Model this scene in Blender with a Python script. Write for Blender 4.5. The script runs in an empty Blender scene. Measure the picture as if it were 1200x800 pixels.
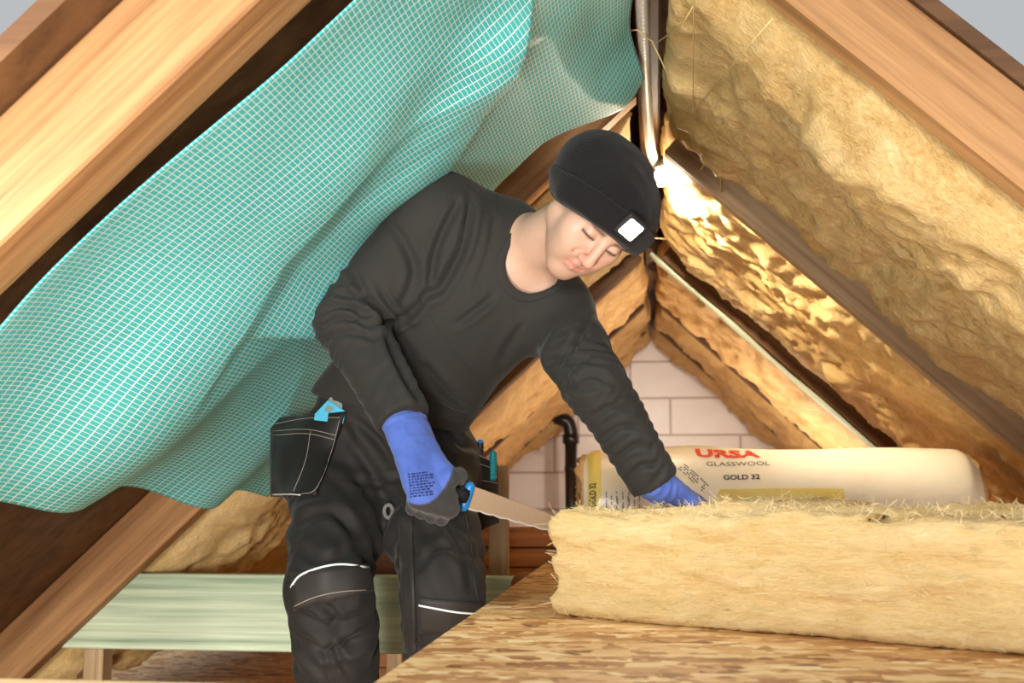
import bpy, bmesh, math, random
import numpy as np
from mathutils import Vector, Matrix
from mathutils.bvhtree import BVHTree

random.seed(7); RNG = np.random.default_rng(7)
SC = bpy.context.scene
COL = SC.collection

# ------------------------------------------------------------------ camera
FPX = 1344.0                                   # focal length in pixels of the 1200x800 frame
YAW, PIT = math.radians(7.05), math.radians(7.2)
CAM = np.array((0.0, 0.0, 0.78))
cr = np.array((math.cos(YAW), math.sin(YAW), 0.0))
cf = np.array((-math.sin(YAW)*math.cos(PIT), math.cos(YAW)*math.cos(PIT), math.sin(PIT)))
cu = np.cross(cr, cf)
camd = bpy.data.cameras.new('camera')
camd.sensor_width = 36.0; camd.lens = 36.0*FPX/1200.0
camd.clip_start = 0.02
camd.dof.use_dof = True; camd.dof.focus_distance = 2.36; camd.dof.aperture_fstop = 5.6
cam = bpy.data.objects.new('camera', camd); COL.objects.link(cam)
M = Matrix.Identity(4)
for i in range(3):
    M[i][0] = cr[i]; M[i][1] = cu[i]; M[i][2] = -cf[i]; M[i][3] = CAM[i]
cam.matrix_world = M
SC.camera = cam

# ------------------------------------------------------------------ light
w = bpy.data.worlds.new('world'); SC.world = w; w.use_nodes = True
w.node_tree.nodes['Background'].inputs[0].default_value = (0.93, 0.96, 1.0, 1)
w.node_tree.nodes['Background'].inputs[1].default_value = 0.4

def aim(o, target):
    d = Vector(target) - o.location
    o.rotation_euler = d.to_track_quat('-Z', 'Y').to_euler()

def area(name, loc, target, size, power, col):
    l = bpy.data.lights.new(name, 'AREA'); l.energy = power; l.color = col; l.size = size
    o = bpy.data.objects.new(name, l); COL.objects.link(o); o.location = loc; aim(o, target)
    return o
area('membrane_fill', (-0.5, -0.05, 0.36), (-0.6, 2.4, 1.4), 0.5, 46, (1.0, 0.98, 0.95))  # fill light added out of view, low by the camera, to brighten the membrane
area('added_left_key', (-1.75, 0.75, 1.15), (-0.5, 2.4, 1.05), 0.35, 30, (1.0, 0.98, 0.96))  # key light added out of view on the left to model the worker
sl_ = bpy.data.lights.new('low_sun', 'SUN'); sl_.energy = 1.5; sl_.angle = math.radians(9); sl_.color = (1.0, .97, .93)
so_ = bpy.data.objects.new('low_sun', sl_); COL.objects.link(so_); so_.location = (-1, -3, 1.5)
so_.rotation_euler = Vector((-.05, 1.0, -.005)).to_track_quat('-Z', 'Y').to_euler()

SC.view_settings.view_transform = 'Standard'
SC.view_settings.look = 'None'
SC.view_settings.gamma = 1.0
SC.view_settings.use_curve_mapping = False
SC.view_settings.exposure = 0.42

# ------------------------------------------------------------------ helpers
def N(v):
    v = np.asarray(v, float); return v/np.linalg.norm(v)

def ray(px, py):
    return N(cf + cr*((px-600)/FPX) + cu*((400-py)/FPX))

def P(px, py, Y):                     # the point seen at a pixel, at a given distance along the attic
    d = ray(px, py); return CAM + d*((Y-CAM[1])/d[1])

def onz(px, py, z):                   # the point seen at a pixel, at a given height
    d = ray(px, py); return CAM + d*((z-CAM[2])/d[2])

def project(V):
    q = np.asarray(V) - CAM
    z = q@cf
    return np.stack([600+FPX*(q@cr)/z, 400-FPX*(q@cu)/z], -1)

def srgb(r, g, b):
    f = lambda c: c/12.92 if c <= 0.04045 else ((c+0.055)/1.055)**2.4
    return (f(r/255), f(g/255), f(b/255), 1.0)

def hash3(i, j, k, seed):
    h = (i*374761393 + j*668265263 + k*2147483647*3 + seed*974711) & 0xffffffff
    h = ((h ^ (h >> 13))*1274126177) & 0xffffffff
    return ((h ^ (h >> 16)) & 0xffff)/65535.0*2-1

def vnoise(p, seed=0):                # smooth value noise, -1..1
    p = np.asarray(p, float); f = np.floor(p); u = p-f; i = f.astype(np.int64)
    u = u*u*(3-2*u); r = 0
    for a in (0, 1):
        for b in (0, 1):
            for c in (0, 1):
                wt = (u[..., 0] if a else 1-u[..., 0])*(u[..., 1] if b else 1-u[..., 1])*(u[..., 2] if c else 1-u[..., 2])
                r = r + wt*hash3(i[..., 0]+a, i[..., 1]+b, i[..., 2]+c, seed)
    return r

def fbm(p, o=3, seed=0):
    p = np.asarray(p, float); a = 1; s = 0
    for k in range(o):
        s = s + a*vnoise(p, seed+k*17); p = p*2.03+3.1; a *= .5
    return s

ORG = {}
def mesh_obj(name, V, F, mat, parent=None, origin=(0, 0, 0), attrs=None, smooth=True):
    """one mesh object; V are world points, kept relative to the object's origin"""
    me = bpy.data.meshes.new(name)
    if parent is not None: origin = ORG.get(parent.name) or tuple(parent.location)
    V = np.asarray(V, float)
    me.from_pydata((V-np.asarray(origin)).tolist(), [], [list(map(int, f)) for f in F])
    if attrs:
        for k, a in attrs.items():
            a = np.asarray(a, np.float32)
            if a.ndim == 1:
                at = me.attributes.new(k, 'FLOAT', 'POINT'); at.data.foreach_set('value', a)
            else:
                at = me.attributes.new(k, 'FLOAT_VECTOR', 'POINT'); at.data.foreach_set('vector', a.ravel())
    if smooth: me.polygons.foreach_set('use_smooth', [True]*len(me.polygons))
    me.update()
    if mat: me.materials.append(mat)
    o = bpy.data.objects.new(name, me); COL.objects.link(o)
    if parent is not None: o.parent = parent
    else: o.location = origin
    ORG[o.name] = tuple(float(c) for c in origin)
    return o

def tag(o, label=None, cat=None, group=None, kind=None):
    if label: o['label'] = label
    if cat: o['category'] = cat
    if group: o['group'] = group
    if kind: o['kind'] = kind
    return o

def frame(x, y=None):                 # rotation matrix whose first column is x
    x = N(x); y = np.asarray(y if y is not None else (0, 0, 1), float)
    z = N(np.cross(x, y)); y = np.cross(z, x)
    return np.stack([x, y, z], 1)

def box_mesh(name, size, bevel=0.004, seg=1):
    bm = bmesh.new(); bmesh.ops.create_cube(bm, size=1)
    for v in bm.verts: v.co = Vector((v.co.x*size[0], v.co.y*size[1], v.co.z*size[2]))
    if bevel: bmesh.ops.bevel(bm, geom=bm.edges[:], offset=bevel, segments=seg, affect='EDGES', profile=.6)
    me = bpy.data.meshes.new(name); bm.to_mesh(me); bm.free(); return me

def box(name, size, loc, R, mat, parent=None, bevel=0.004, me=None):
    """a bevelled board as an object of its own: length along its own x"""
    me = me or box_mesh(name, size, bevel)
    if mat and not me.materials: me.materials.append(mat)
    o = bpy.data.objects.new(name, me); COL.objects.link(o)
    m = Matrix.Identity(4)
    if R is not None:
        for i in range(3):
            for j in range(3): m[i][j] = R[i][j]
    loc = Vector(loc)
    if parent is not None:
        o.parent = parent; loc = loc - parent.location
    m.translation = loc; o.matrix_basis = m
    return o

def empty(name, loc):
    o = bpy.data.objects.new(name, None); COL.objects.link(o); o.location = loc; o.empty_display_size = .05
    return o

def catmull(pts, n=8):
    pts = np.asarray(pts, float)
    if len(pts) < 3: return np.stack([pts[0]+(pts[-1]-pts[0])*t for t in np.linspace(0, 1, n+1)])
    q = np.vstack([2*pts[0]-pts[1], pts, 2*pts[-1]-pts[-2]]); out = []
    for i in range(1, len(q)-2):
        for t in np.linspace(0, 1, n, endpoint=False):
            a, b, c, d = q[i-1:i+3]
            out.append(.5*((2*b)+(-a+c)*t+(2*a-5*b+4*c-d)*t*t+(-a+3*b-3*c+d)*t**3))
    out.append(pts[-1]); return np.array(out)

def tube(pts, r, ns=8, flat=1.0, up=None):
    """tube along points; r number or list; flat squashes it along 'up'"""
    pts = np.asarray(pts, float); n = len(pts)
    r = np.broadcast_to(np.asarray(r, float), (n,)) if np.ndim(r) == 0 or len(r) == n else np.interp(np.linspace(0, 1, n), np.linspace(0, 1, len(r)), r)
    T = np.gradient(pts, axis=0); T /= np.linalg.norm(T, axis=1, keepdims=True)+1e-12
    u = np.array(up if up is not None else (0.13, 0.21, 0.97)); V = []; F = []
    for i in range(n):
        if up is not None: u = np.array(up, float)
        u = u-T[i]*(u@T[i]); u /= np.linalg.norm(u)+1e-12; s = np.cross(T[i], u)
        for k in range(ns):
            a = 2*math.pi*k/ns
            V.append(pts[i]+r[i]*(math.cos(a)*s+math.sin(a)*u*flat))
    for i in range(n-1):
        for k in range(ns):
            k2 = (k+1) % ns
            F.append((i*ns+k, i*ns+k2, (i+1)*ns+k2, (i+1)*ns+k))
    F.append(tuple(range(ns))[::-1]); F.append(tuple((n-1)*ns+k for k in range(ns)))
    return np.array(V), F

def lathe(prof, a, axis, ns=24):
    """prof: (distance along axis, radius)"""
    R = frame(axis, (0.3, 0.2, 0.9) if abs(N(axis)[2]) < .9 else (1, 0, 0)); V = []; F = []
    for t, r in prof:
        for k in range(ns):
            q = 2*math.pi*k/ns
            V.append(np.asarray(a)+R[:, 0]*t+r*(math.cos(q)*R[:, 1]+math.sin(q)*R[:, 2]))
    for i in range(len(prof)-1):
        for k in range(ns):
            k2 = (k+1) % ns
            F.append((i*ns+k, i*ns+k2, (i+1)*ns+k2, (i+1)*ns+k))
    F.append(tuple(range(ns))[::-1]); F.append(tuple((len(prof)-1)*ns+k for k in range(ns)))
    return np.array(V), F

def grid_faces(nu, nv, base=0):
    return [(base+i*nv+j, base+(i+1)*nv+j, base+(i+1)*nv+j+1, base+i*nv+j+1) for i in range(nu-1) for j in range(nv-1)]

def slab_from_grid(G, B):
    """closed body between a front grid G[nu,nv,3] and a back grid B[nu,nv,3]"""
    nu, nv = G.shape[:2]; n = nu*nv
    V = np.vstack([G.reshape(-1, 3), B.reshape(-1, 3)])
    F = grid_faces(nu, nv) + [f[::-1] for f in grid_faces(nu, nv, n)]
    rim = [(i, 0) for i in range(nu)] + [(nu-1, j) for j in range(1, nv)] + [(i, nv-1) for i in range(nu-2, -1, -1)] + [(0, j) for j in range(nv-2, 0, -1)]
    ids = [i*nv+j for i, j in rim]
    for a, b in zip(ids, ids[1:]+ids[:1]): F.append((b, a, a+n, b+n))
    return V, F

# ---- signed distance bodies, meshed with surface nets
class Field:
    def __init__(s, xs, ys, zs):
        s.xs, s.ys, s.zs = [np.asarray(a, np.float32) for a in (xs, ys, zs)]
        s.v = np.full((len(xs), len(ys), len(zs)), 1.0, np.float32)
    def sl(s, lo, hi):
        return tuple(slice(max(0, np.searchsorted(a, l)-1), min(len(a), np.searchsorted(a, h)+1)) for a, l, h in zip((s.xs, s.ys, s.zs), lo, hi))
    def pts(s, sl):
        X, Y, Z = np.meshgrid(s.xs[sl[0]], s.ys[sl[1]], s.zs[sl[2]], indexing='ij'); return np.stack([X, Y, Z], -1)
    def op(s, fn, lo, hi, k=.02, mode='add'):
        m = max(k*1.5, .02); sl = s.sl(np.asarray(lo)-m, np.asarray(hi)+m)
        if any(q.stop <= q.start for q in sl): return s
        p = s.pts(sl); d = fn(p); v = s.v[sl]
        if mode == 'sub': d = -d
        if k > 0: h = np.maximum(k-np.abs(v-d), 0)/k; e = h*h*k*.25
        else: e = 0
        s.v[sl] = (np.minimum(v, d)-e) if mode == 'add' else (np.maximum(v, d)+e)
        return s
    def cone(s, a, b, ra, rb, k=.02, mode='add'):
        a = np.asarray(a, float); b = np.asarray(b, float); r = max(ra, rb)
        ba = b-a; L = ba@ba+1e-12
        def fn(p):
            q = p-a; t = np.clip(q@ba/L, 0, 1)
            return np.linalg.norm(q-t[..., None]*ba, axis=-1)-(ra+(rb-ra)*t)
        return s.op(fn, np.minimum(a, b)-r, np.maximum(a, b)+r, k, mode)
    def chain(s, pts, rs, k=.02, mode='add'):
        for i in range(len(pts)-1): s.cone(pts[i], pts[i+1], rs[i], rs[i+1], k, mode)
        return s
    def ecap(s, a, b, ra, rb, side, flat, k=.03, mode='add'):
        """capsule with an elliptic section: ra/rb across 'side', times flat front to back"""
        a = np.asarray(a, float); b = np.asarray(b, float); ba = b-a; L = ba@ba; ax = N(ba)
        sd = N(np.asarray(side)-ax*(np.asarray(side)@ax)); r = max(ra, rb)
        fl = flat if np.ndim(flat) else (flat, flat)
        def fn(p):
            q = p-a; t = np.clip(q@ba/L, 0, 1); q = q-t[..., None]*ba
            x = q@sd; o = np.linalg.norm(q-x[..., None]*sd, axis=-1); f = fl[0]+(fl[1]-fl[0])*t; R = ra+(rb-ra)*t
            e = np.sqrt(x*x+(o/f)**2); return (e-R)*(.5+.5*f)
        return s.op(fn, np.minimum(a, b)-r, np.maximum(a, b)+r, k, mode)
    def ell(s, c, R, rad, k=.02, mode='add'):
        c = np.asarray(c, float); rad = np.asarray(rad, float); R = np.eye(3) if R is None else R
        def fn(p):
            q = (p-c)@R; k0 = np.linalg.norm(q/rad, axis=-1); k1 = np.linalg.norm(q/rad**2, axis=-1)+1e-9
            return k0*(k0-1)/k1
        m = rad.max(); return s.op(fn, c-m, c+m, k, mode)
    def mesh(s):
        v = s.v; ins = v < 0; X = (s.xs, s.ys, s.zs)
        nx, ny, nz = v.shape
        acc = np.zeros((nx-1, ny-1, nz-1, 3), np.float32); cnt = np.zeros((nx-1, ny-1, nz-1), np.float32)
        quads = []
        for ax in range(3):
            A = [slice(None)]*3; B = [slice(None)]*3; A[ax] = slice(0, -1); B[ax] = slice(1, None)
            va, vb = v[tuple(A)], v[tuple(B)]; ch = ins[tuple(A)] != ins[tuple(B)]
            idx = np.argwhere(ch)
            if len(idx) == 0: continue
            a = va[ch]; b = vb[ch]; t = a/(a-b)
            pos = np.stack([X[q][idx[:, q]] for q in range(3)], -1).astype(np.float32)
            pos[:, ax] += t*(X[ax][idx[:, ax]+1]-X[ax][idx[:, ax]])
            o1, o2 = [(1, 2), (2, 0), (0, 1)][ax]
            cells = []
            for d1, d2 in ((0, 0), (-1, 0), (-1, -1), (0, -1)):
                c = idx.copy(); c[:, o1] += d1; c[:, o2] += d2
                c = np.clip(c, 0, [nx-2, ny-2, nz-2]); cells.append(c)
                np.add.at(acc, (c[:, 0], c[:, 1], c[:, 2]), pos); np.add.at(cnt, (c[:, 0], c[:, 1], c[:, 2]), 1)
            flip = a < 0
            quads.append((cells, flip))
        vid = np.full(cnt.shape, -1, np.int64); m = cnt > 0; vid[m] = np.arange(m.sum())
        V = acc[m]/cnt[m][:, None]; F = []
        for cells, flip in quads:
            q = np.stack([vid[c[:, 0], c[:, 1], c[:, 2]] for c in cells], -1)
            q[~flip] = q[~flip][:, ::-1]; F.append(q)
        return V.astype(float), np.concatenate(F)

def normals(V, F):
    n = np.zeros_like(V); a = V[F[:, 2]]-V[F[:, 0]]; b = V[F[:, 3]]-V[F[:, 1]]; f = np.cross(a, b)
    for k in range(4): np.add.at(n, F[:, k], f)
    return n/(np.linalg.norm(n, axis=1, keepdims=True)+1e-12)

def relax(V, F, it=2, lam=.5):
    for _ in range(it):
        s = np.zeros_like(V); c = np.zeros(len(V))
        for k in range(4):
            a, b = F[:, k], F[:, (k+1) % 4]
            np.add.at(s, a, V[b]); np.add.at(s, b, V[a]); np.add.at(c, a, 1); np.add.at(c, b, 1)
        V = V+lam*(s/np.maximum(c, 1)[:, None]-V)
    return V

def seg_dist(p, pts):
    """distance of 2D or 3D points to a polyline, and the parameter along it"""
    best = np.full(len(p), 1e9); par = np.zeros(len(p)); n = len(pts)-1
    for i in range(n):
        a = np.asarray(pts[i], float); ba = np.asarray(pts[i+1], float)-a
        t = np.clip((p-a)@ba/(ba@ba+1e-12), 0, 1); d = np.linalg.norm(p-a-t[:, None]*ba, axis=1)
        m = d < best; best[m] = d[m]; par[m] = (i+t[m])/n
    return best, par

def smooth01(x, a, b):
    t = np.clip((x-a)/(b-a), 0, 1); return t*t*(3-2*t)

# ------------------------------------------------------------------ materials
class Mat:
    def __init__(s, name, rough=.6, spec=.4):
        s.m = bpy.data.materials.new(name); s.m.use_nodes = True; s.t = s.m.node_tree
        s.b = s.t.nodes['Principled BSDF']; s.b.inputs['Roughness'].default_value = rough
        s.b.inputs['Specular IOR Level'].default_value = spec
    def n(s, typ, **kw):
        nd = s.t.nodes.new(typ)
        for k, v in kw.items():
            if k.startswith('i_'):
                key = k[2:]; key = int(key) if key.isdigit() else key.replace('_', ' ')
                s.set(nd.inputs[key], v)
            else: setattr(nd, k, v)
        return nd
    def set(s, sock, v):
        if isinstance(v, bpy.types.NodeSocket): s.t.links.new(v, sock)
        elif isinstance(v, bpy.types.Node): s.t.links.new(v.outputs[0], sock)
        else: sock.default_value = v
    def coord(s, attr=None, scale=(1, 1, 1), rot=(0, 0, 0)):
        c = s.n('ShaderNodeAttribute', attribute_name=attr).outputs['Vector'] if attr else s.n('ShaderNodeTexCoord').outputs['Object']
        mp = s.n('ShaderNodeMapping'); s.set(mp.inputs['Vector'], c)
        mp.inputs['Scale'].default_value = scale; mp.inputs['Rotation'].default_value = rot
        return mp.outputs[0]
    def noise(s, vec, scale, detail=4, rough=.55, dist=0):
        return s.n('ShaderNodeTexNoise', i_Vector=vec, i_Scale=scale, i_Detail=detail, i_Roughness=rough, i_Distortion=dist).outputs[0]
    def ramp(s, fac, stops):
        r = s.n('ShaderNodeValToRGB'); s.set(r.inputs[0], fac); e = r.color_ramp.elements
        while len(e) < len(stops): e.new(.5)
        for q, (p, c) in zip(e, stops): q.position = p; q.color = c
        return r.outputs[0]
    def mix(s, f, a, b, mode='MIX'):
        r = s.n('ShaderNodeMix', data_type='RGBA', blend_type=mode)
        s.set(r.inputs[0], f); s.set(r.inputs[6], a); s.set(r.inputs[7], b); return r.outputs[2]
    def math(s, op, a, b=0.0, c=0.0):
        r = s.n('ShaderNodeMath', operation=op); s.set(r.inputs[0], a); s.set(r.inputs[1], b); s.set(r.inputs[2], c); return r.outputs[0]
    def color(s, c): s.set(s.b.inputs['Base Color'], c); return s
    def bump(s, h, strength=.4, dist=.002, prev=None):
        r = s.n('ShaderNodeBump', i_Height=h, i_Strength=strength, i_Distance=dist)
        if prev is not None: s.set(r.inputs['Normal'], prev)
        s.set(s.b.inputs['Normal'], r.outputs[0]); return r.outputs[0]

def plain(name, c, rough=.5, spec=.4, metal=0.0, bump=0, scale=200):
    m = Mat(name, rough, spec); v = m.coord(); n = m.noise(v, scale, 3)
    c2 = tuple(x*.82 for x in c[:3])+(1,)
    m.color(m.mix(n, c2, c)); m.b.inputs['Metallic'].default_value = metal
    if bump: m.bump(n, bump, .001)
    return m.m

def wood(name, light, dark, along=2.0, across=45.0, rough=.65, knots=True, grain=.35):
    m = Mat(name, rough, .3)
    v = m.coord(scale=(along, across, across)); v2 = m.coord(scale=(along*.25, across*.35, across*.35))
    a = m.noise(v2, 1.0, 4, .6, .6); b = m.noise(v, 1.6, 5, .65)
    fac = m.math('ADD', m.math('MULTIPLY', a, .6), m.math('MULTIPLY', b, .45))
    c = m.ramp(fac, [(.34, dark), (.5, tuple((x+y)/2 for x, y in zip(light, dark))), (.68, light)])
    m.color(c); m.bump(b, grain, .002); return m.m

def fabric(name, c1, c2, weave=900, rough=.85, sheen=.3, bump=.25, attr=None):
    m = Mat(name, rough, .25); v = m.coord(attr)
    n = m.noise(v, 9, 3); f = m.noise(v, weave, 2)
    m.color(m.mix(n, c1, c2)); m.b.inputs['Sheen Weight'].default_value = sheen
    m.b.inputs['Sheen Roughness'].default_value = .4
    m.bump(m.math('ADD', m.math('MULTIPLY', f, .6), m.math('MULTIPLY', m.noise(v, 60, 3), .5)), bump, .0015); return m.m

def wool(name, stops, stretch=(1, 1, 1), rough=.9, attr=None, bump=.8, scale=14, bdist=.008, spec=.3):
    m = Mat(name, rough, spec); v = m.coord(attr, stretch)
    n = m.noise(v, scale, 6, .62, .8); f = m.noise(v, scale*7, 5, .7, 1.5)
    g = m.noise(m.coord(attr, tuple(a*b for a, b in zip(stretch, (.35, 1, 1))), (0, 0, .5)), scale*26, 4, .7, .6)
    fac = m.math('ADD', m.math('ADD', m.math('MULTIPLY', n, .48), m.math('MULTIPLY', f, .30)), m.math('MULTIPLY', g, .22))
    m.color(m.ramp(fac, stops)); h = m.math('ADD', m.math('ADD', m.math('MULTIPLY', f, .6), n), m.math('MULTIPLY', g, .3)); m.bump(h, bump, bdist); return m.m

MT = {}
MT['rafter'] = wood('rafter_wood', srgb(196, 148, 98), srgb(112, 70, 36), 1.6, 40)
MT['rafter_dark'] = wood('dark_wood_gap_shade', srgb(116, 80, 50), srgb(48, 30, 17), 1.6, 40)  # dark brown timber; on the far rafters the tone stands for shade
MT['rafter_grey'] = wood('grey_rafter_wood', srgb(186, 156, 120), srgb(118, 92, 64), 1.6, 40)
MT['plank'] = wood('brown_plank', srgb(172, 112, 60), srgb(112, 62, 26), 1.3, 30)
MT['deck'] = wood('roof_deck', srgb(120, 84, 52), srgb(66, 42, 24), 1.2, 20)
MT['post'] = wood('post_wood', srgb(190, 160, 120), srgb(120, 92, 60), 1.5, 45)
MT['treated'] = wood('treated_timber', srgb(214, 222, 190), srgb(106, 130, 100), .9, 42, .6)
MT['conduit'] = plain('conduit_plastic', srgb(226, 218, 206), .4)
MT['pipe'] = plain('black_pipe', srgb(40, 34, 30), .3, .5)
MT['batt'] = wool('golden_batt', [(.3, srgb(160, 118, 66)), (.44, srgb(206, 166, 102)), (.57, srgb(230, 196, 134)), (.72, srgb(250, 232, 186))], (1, 1, 1), .55, 'uvw', .9, 11, .012, .5)
MT['batt_far'] = wool('brown_batt', [(.3, srgb(150, 108, 60)), (.44, srgb(200, 152, 92)), (.58, srgb(220, 178, 116)), (.75, srgb(240, 212, 158))], (1, 1, 1), .6, 'uvw', .8, 9, .012, .4)
MT['slab'] = wool('yellow_wool', [(.30, srgb(186, 142, 74)), (.43, srgb(212, 178, 118)), (.58, srgb(226, 196, 142)), (.8, srgb(236, 214, 174))], (.5, .5, 2.6), .95, None, .9, 14, .008, .1)
MT['fibre'] = plain('wool_fibre', srgb(236, 214, 164), .9, .1)
MT['twine'] = plain('twine', srgb(236, 206, 140), .8)
MT['sweater'] = fabric('charcoal_knit', srgb(52, 49, 45), srgb(42, 40, 37), 1400, .85, .08, .22)
MT['sweater_rib'] = fabric('charcoal_rib', srgb(50, 47, 44), srgb(42, 40, 37), 1400, .85, .08, .3)
MT['trouser'] = fabric('black_canvas', srgb(46, 42, 39), srgb(32, 29, 27), 1500, .7, .05, .3)
MT['trouser_panel'] = fabric('dark_grey_panel', srgb(54, 50, 46), srgb(40, 37, 34), 1500, .55, .05, .3)
MT['pocket'] = fabric('black_pocket', srgb(36, 32, 30), srgb(26, 23, 22), 1500, .5, .05, .4)
MT['stitch'] = plain('grey_stitch', srgb(150, 142, 130), .7)
MT['trouser_grey'] = plain('grey_webbing', srgb(104, 100, 96), .7)
MT['seam'] = plain('dark_seam', srgb(40, 38, 35), .8)
MT['piping'] = plain('reflective_piping', srgb(236, 236, 232), .35)
MT['boot'] = plain('black_boot', srgb(36, 33, 31), .5, .4, 0, .3)
MT['sole'] = plain('boot_sole', srgb(24, 24, 24), .7)
MT['blue_plastic'] = plain('blue_plastic', srgb(30, 128, 200), .35, .5)
MT['turquoise'] = plain('turquoise_plastic', srgb(28, 168, 206), .35, .5)
MT['teal_tool'] = plain('teal_handle', srgb(12, 128, 138), .3, .5)
MT['dark_tool'] = plain('dark_handle', srgb(34, 26, 26), .4, .5)
MT['greengrey'] = plain('green_grey_metal', srgb(96, 122, 112), .4, .5)
MT['steel'] = plain('steel', srgb(226, 196, 164), .38, .5, .7)
MT['steel_edge'] = plain('ground_edge', srgb(238, 236, 232), .3, .5, .4)
MT['print'] = plain('glove_print', srgb(38, 44, 98), .7)
MT['black'] = plain('black_rubber', srgb(30, 29, 28), .6)
MT['white_plastic'] = plain('white_plastic', srgb(236, 232, 224), .4)
MT['red_ink'] = plain('red_ink', srgb(206, 56, 24), .5)
MT['black_ink'] = plain('black_ink', srgb(56, 46, 40), .5)
MT['grey_ink'] = plain('grey_ink', srgb(70, 60, 62), .5)
MT['brow'] = plain('brow_hair', srgb(74, 52, 36), .8)
MT['foil'] = plain('pale_foil', srgb(206, 214, 186), .4, .5)

def emit(name, col, power):
    m = Mat(name); m.b.inputs['Emission Color'].default_value = col; m.b.inputs['Emission Strength'].default_value = power
    m.color((.9, .9, .9, 1)); return m.m
MT['bulb'] = emit('lit_bulb', (1.0, .9, .72, 1), 40)
MT['led'] = emit('lit_led', (.95, .97, 1.0, 1), 14)
MT['led_core'] = emit('led_chip', (1.0, .95, .8, 1), 2.0)

def membrane_mat():
    m = Mat('roof_membrane', .5, .35)
    c = m.n('ShaderNodeAttribute', attribute_name='uvw').outputs['Vector']
    sep = m.n('ShaderNodeSeparateXYZ', i_0=c)
    def line(o, step, wd):
        p = m.math('PINGPONG', m.math('ADD', o, 10.0), step/2)
        return m.math('SUBTRACT', 1.0, m.n('ShaderNodeMapRange', interpolation_type='SMOOTHSTEP', i_0=p, i_1=wd*.5, i_2=wd*1.25).outputs[0])
    g = m.math('MAXIMUM', line(sep.outputs[0], .0235, .0019), line(sep.outputs[1], .0086, .00080))
    n = m.noise(c, 5, 3); n2 = m.noise(c, 300, 2)
    base = m.mix(n, srgb(14, 160, 160), srgb(72, 208, 208)); base = m.mix(m.math('MULTIPLY', n2, .35), base, srgb(140, 216, 212))
    col = m.mix(m.math('MULTIPLY', g, .9), base, srgb(232, 250, 250)); m.color(col)
    m.bump(m.math('ADD', g, m.math('MULTIPLY', n2, .5)), .35, .0008)
    tr = m.n('ShaderNodeBsdfTranslucent', i_Color=col); mx = m.n('ShaderNodeMixShader', i_0=.06, i_1=m.b, i_2=tr)
    m.t.links.new(mx.outputs[0], m.t.nodes['Material Output'].inputs[0]); return m.m
MT['membrane'] = membrane_mat()

def osb_mat(name='osb'):
    m = Mat(name, .6, .3); v = m.coord(); fac = None; cols = []
    for k, rot in enumerate((.35, 1.5, 2.55, .9)):
        q = m.coord(scale=(7+2*k, 24+4*k, 4), rot=(0, 0, rot))
        wv = m.n('ShaderNodeMix', data_type='VECTOR', i_0=.06); m.set(wv.inputs[4], q); m.set(wv.inputs[5], m.n('ShaderNodeTexNoise', i_Vector=q, i_Scale=1.3).outputs[1])
        vo = m.n('ShaderNodeTexVoronoi', i_Vector=wv.outputs[1], i_Scale=1.0)
        bw = m.n('ShaderNodeRGBToBW', i_0=vo.outputs['Color']); cols.append(bw.outputs[0])
    a = m.noise(v, 16, 2); b = m.noise(m.coord(scale=(1, 1.4, 1)), 11, 2); 
    st = lambda x, p: m.n('ShaderNodeMapRange', i_0=x, i_1=p-.02, i_2=p+.02).outputs[0]
    def mixf(f, x, y): 
        r = m.n('ShaderNodeMix', data_type='FLOAT'); m.set(r.inputs[0], f); m.set(r.inputs[2], x); m.set(r.inputs[3], y); return r.outputs[0]
    f1 = mixf(st(a, .5), cols[0], cols[1]); f2 = mixf(st(b, .5), cols[2], cols[3]); f = mixf(st(m.noise(v, 23, 2), .52), f1, f2)
    gr = m.noise(m.coord(scale=(30, 160, 30), rot=(0, 0, .6)), 1, 4)
    f = m.math('ADD', m.math('MULTIPLY', f, .8), m.math('MULTIPLY', gr, .25))
    m.color(m.ramp(f, [(.18, srgb(118, 74, 34)), (.34, srgb(178, 122, 68)), (.55, srgb(214, 164, 104)), (.78, srgb(234, 196, 140)), (.95, srgb(246, 222, 176))]))
    m.bump(f, .5, .002); return m.m
MT['osb'] = osb_mat()

def block_mat():
    m = Mat('aerated_block', .9, .15); v = m.coord(); n = m.noise(v, 7, 3); f = m.noise(v, 140, 3)
    m.color(m.mix(n, srgb(220, 204, 194), srgb(238, 226, 216))); m.bump(f, .3, .002); return m.m
MT['block'] = block_mat()
MT['mortar'] = plain('mortar', srgb(192, 172, 158), .95, .1, 0, .5, 60)

def film_mat():
    m = Mat('package_film', .28, .5); c = m.n('ShaderNodeAttribute', attribute_name='uvw').outputs['Vector']
    sep = m.n('ShaderNodeSeparateXYZ', i_0=c); x = sep.outputs[0]; u = sep.outputs[1]
    gt = lambda a, b: m.math('GREATER_THAN', a, b); lt = lambda a, b: m.math('LESS_THAN', a, b)
    band = m.math('MULTIPLY', gt(x, .012), lt(x, .052))
    panel = m.math('MULTIPLY', m.math('MULTIPLY', gt(m.math('ADD', x, m.math('MULTIPLY', u, -.6)), .365), lt(x, .75)), lt(u, .052))
    yb = m.math('MAXIMUM', band, panel)
    n = m.noise(c, 14, 3)
    white = m.mix(n, srgb(210, 196, 168), srgb(224, 212, 188)); yel = m.mix(n, srgb(206, 178, 84), srgb(222, 200, 112))
    m.color(m.mix(yb, white, yel)); m.bump(m.noise(c, 30, 3), .3, .004); return m.m
MT['film'] = film_mat()

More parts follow.
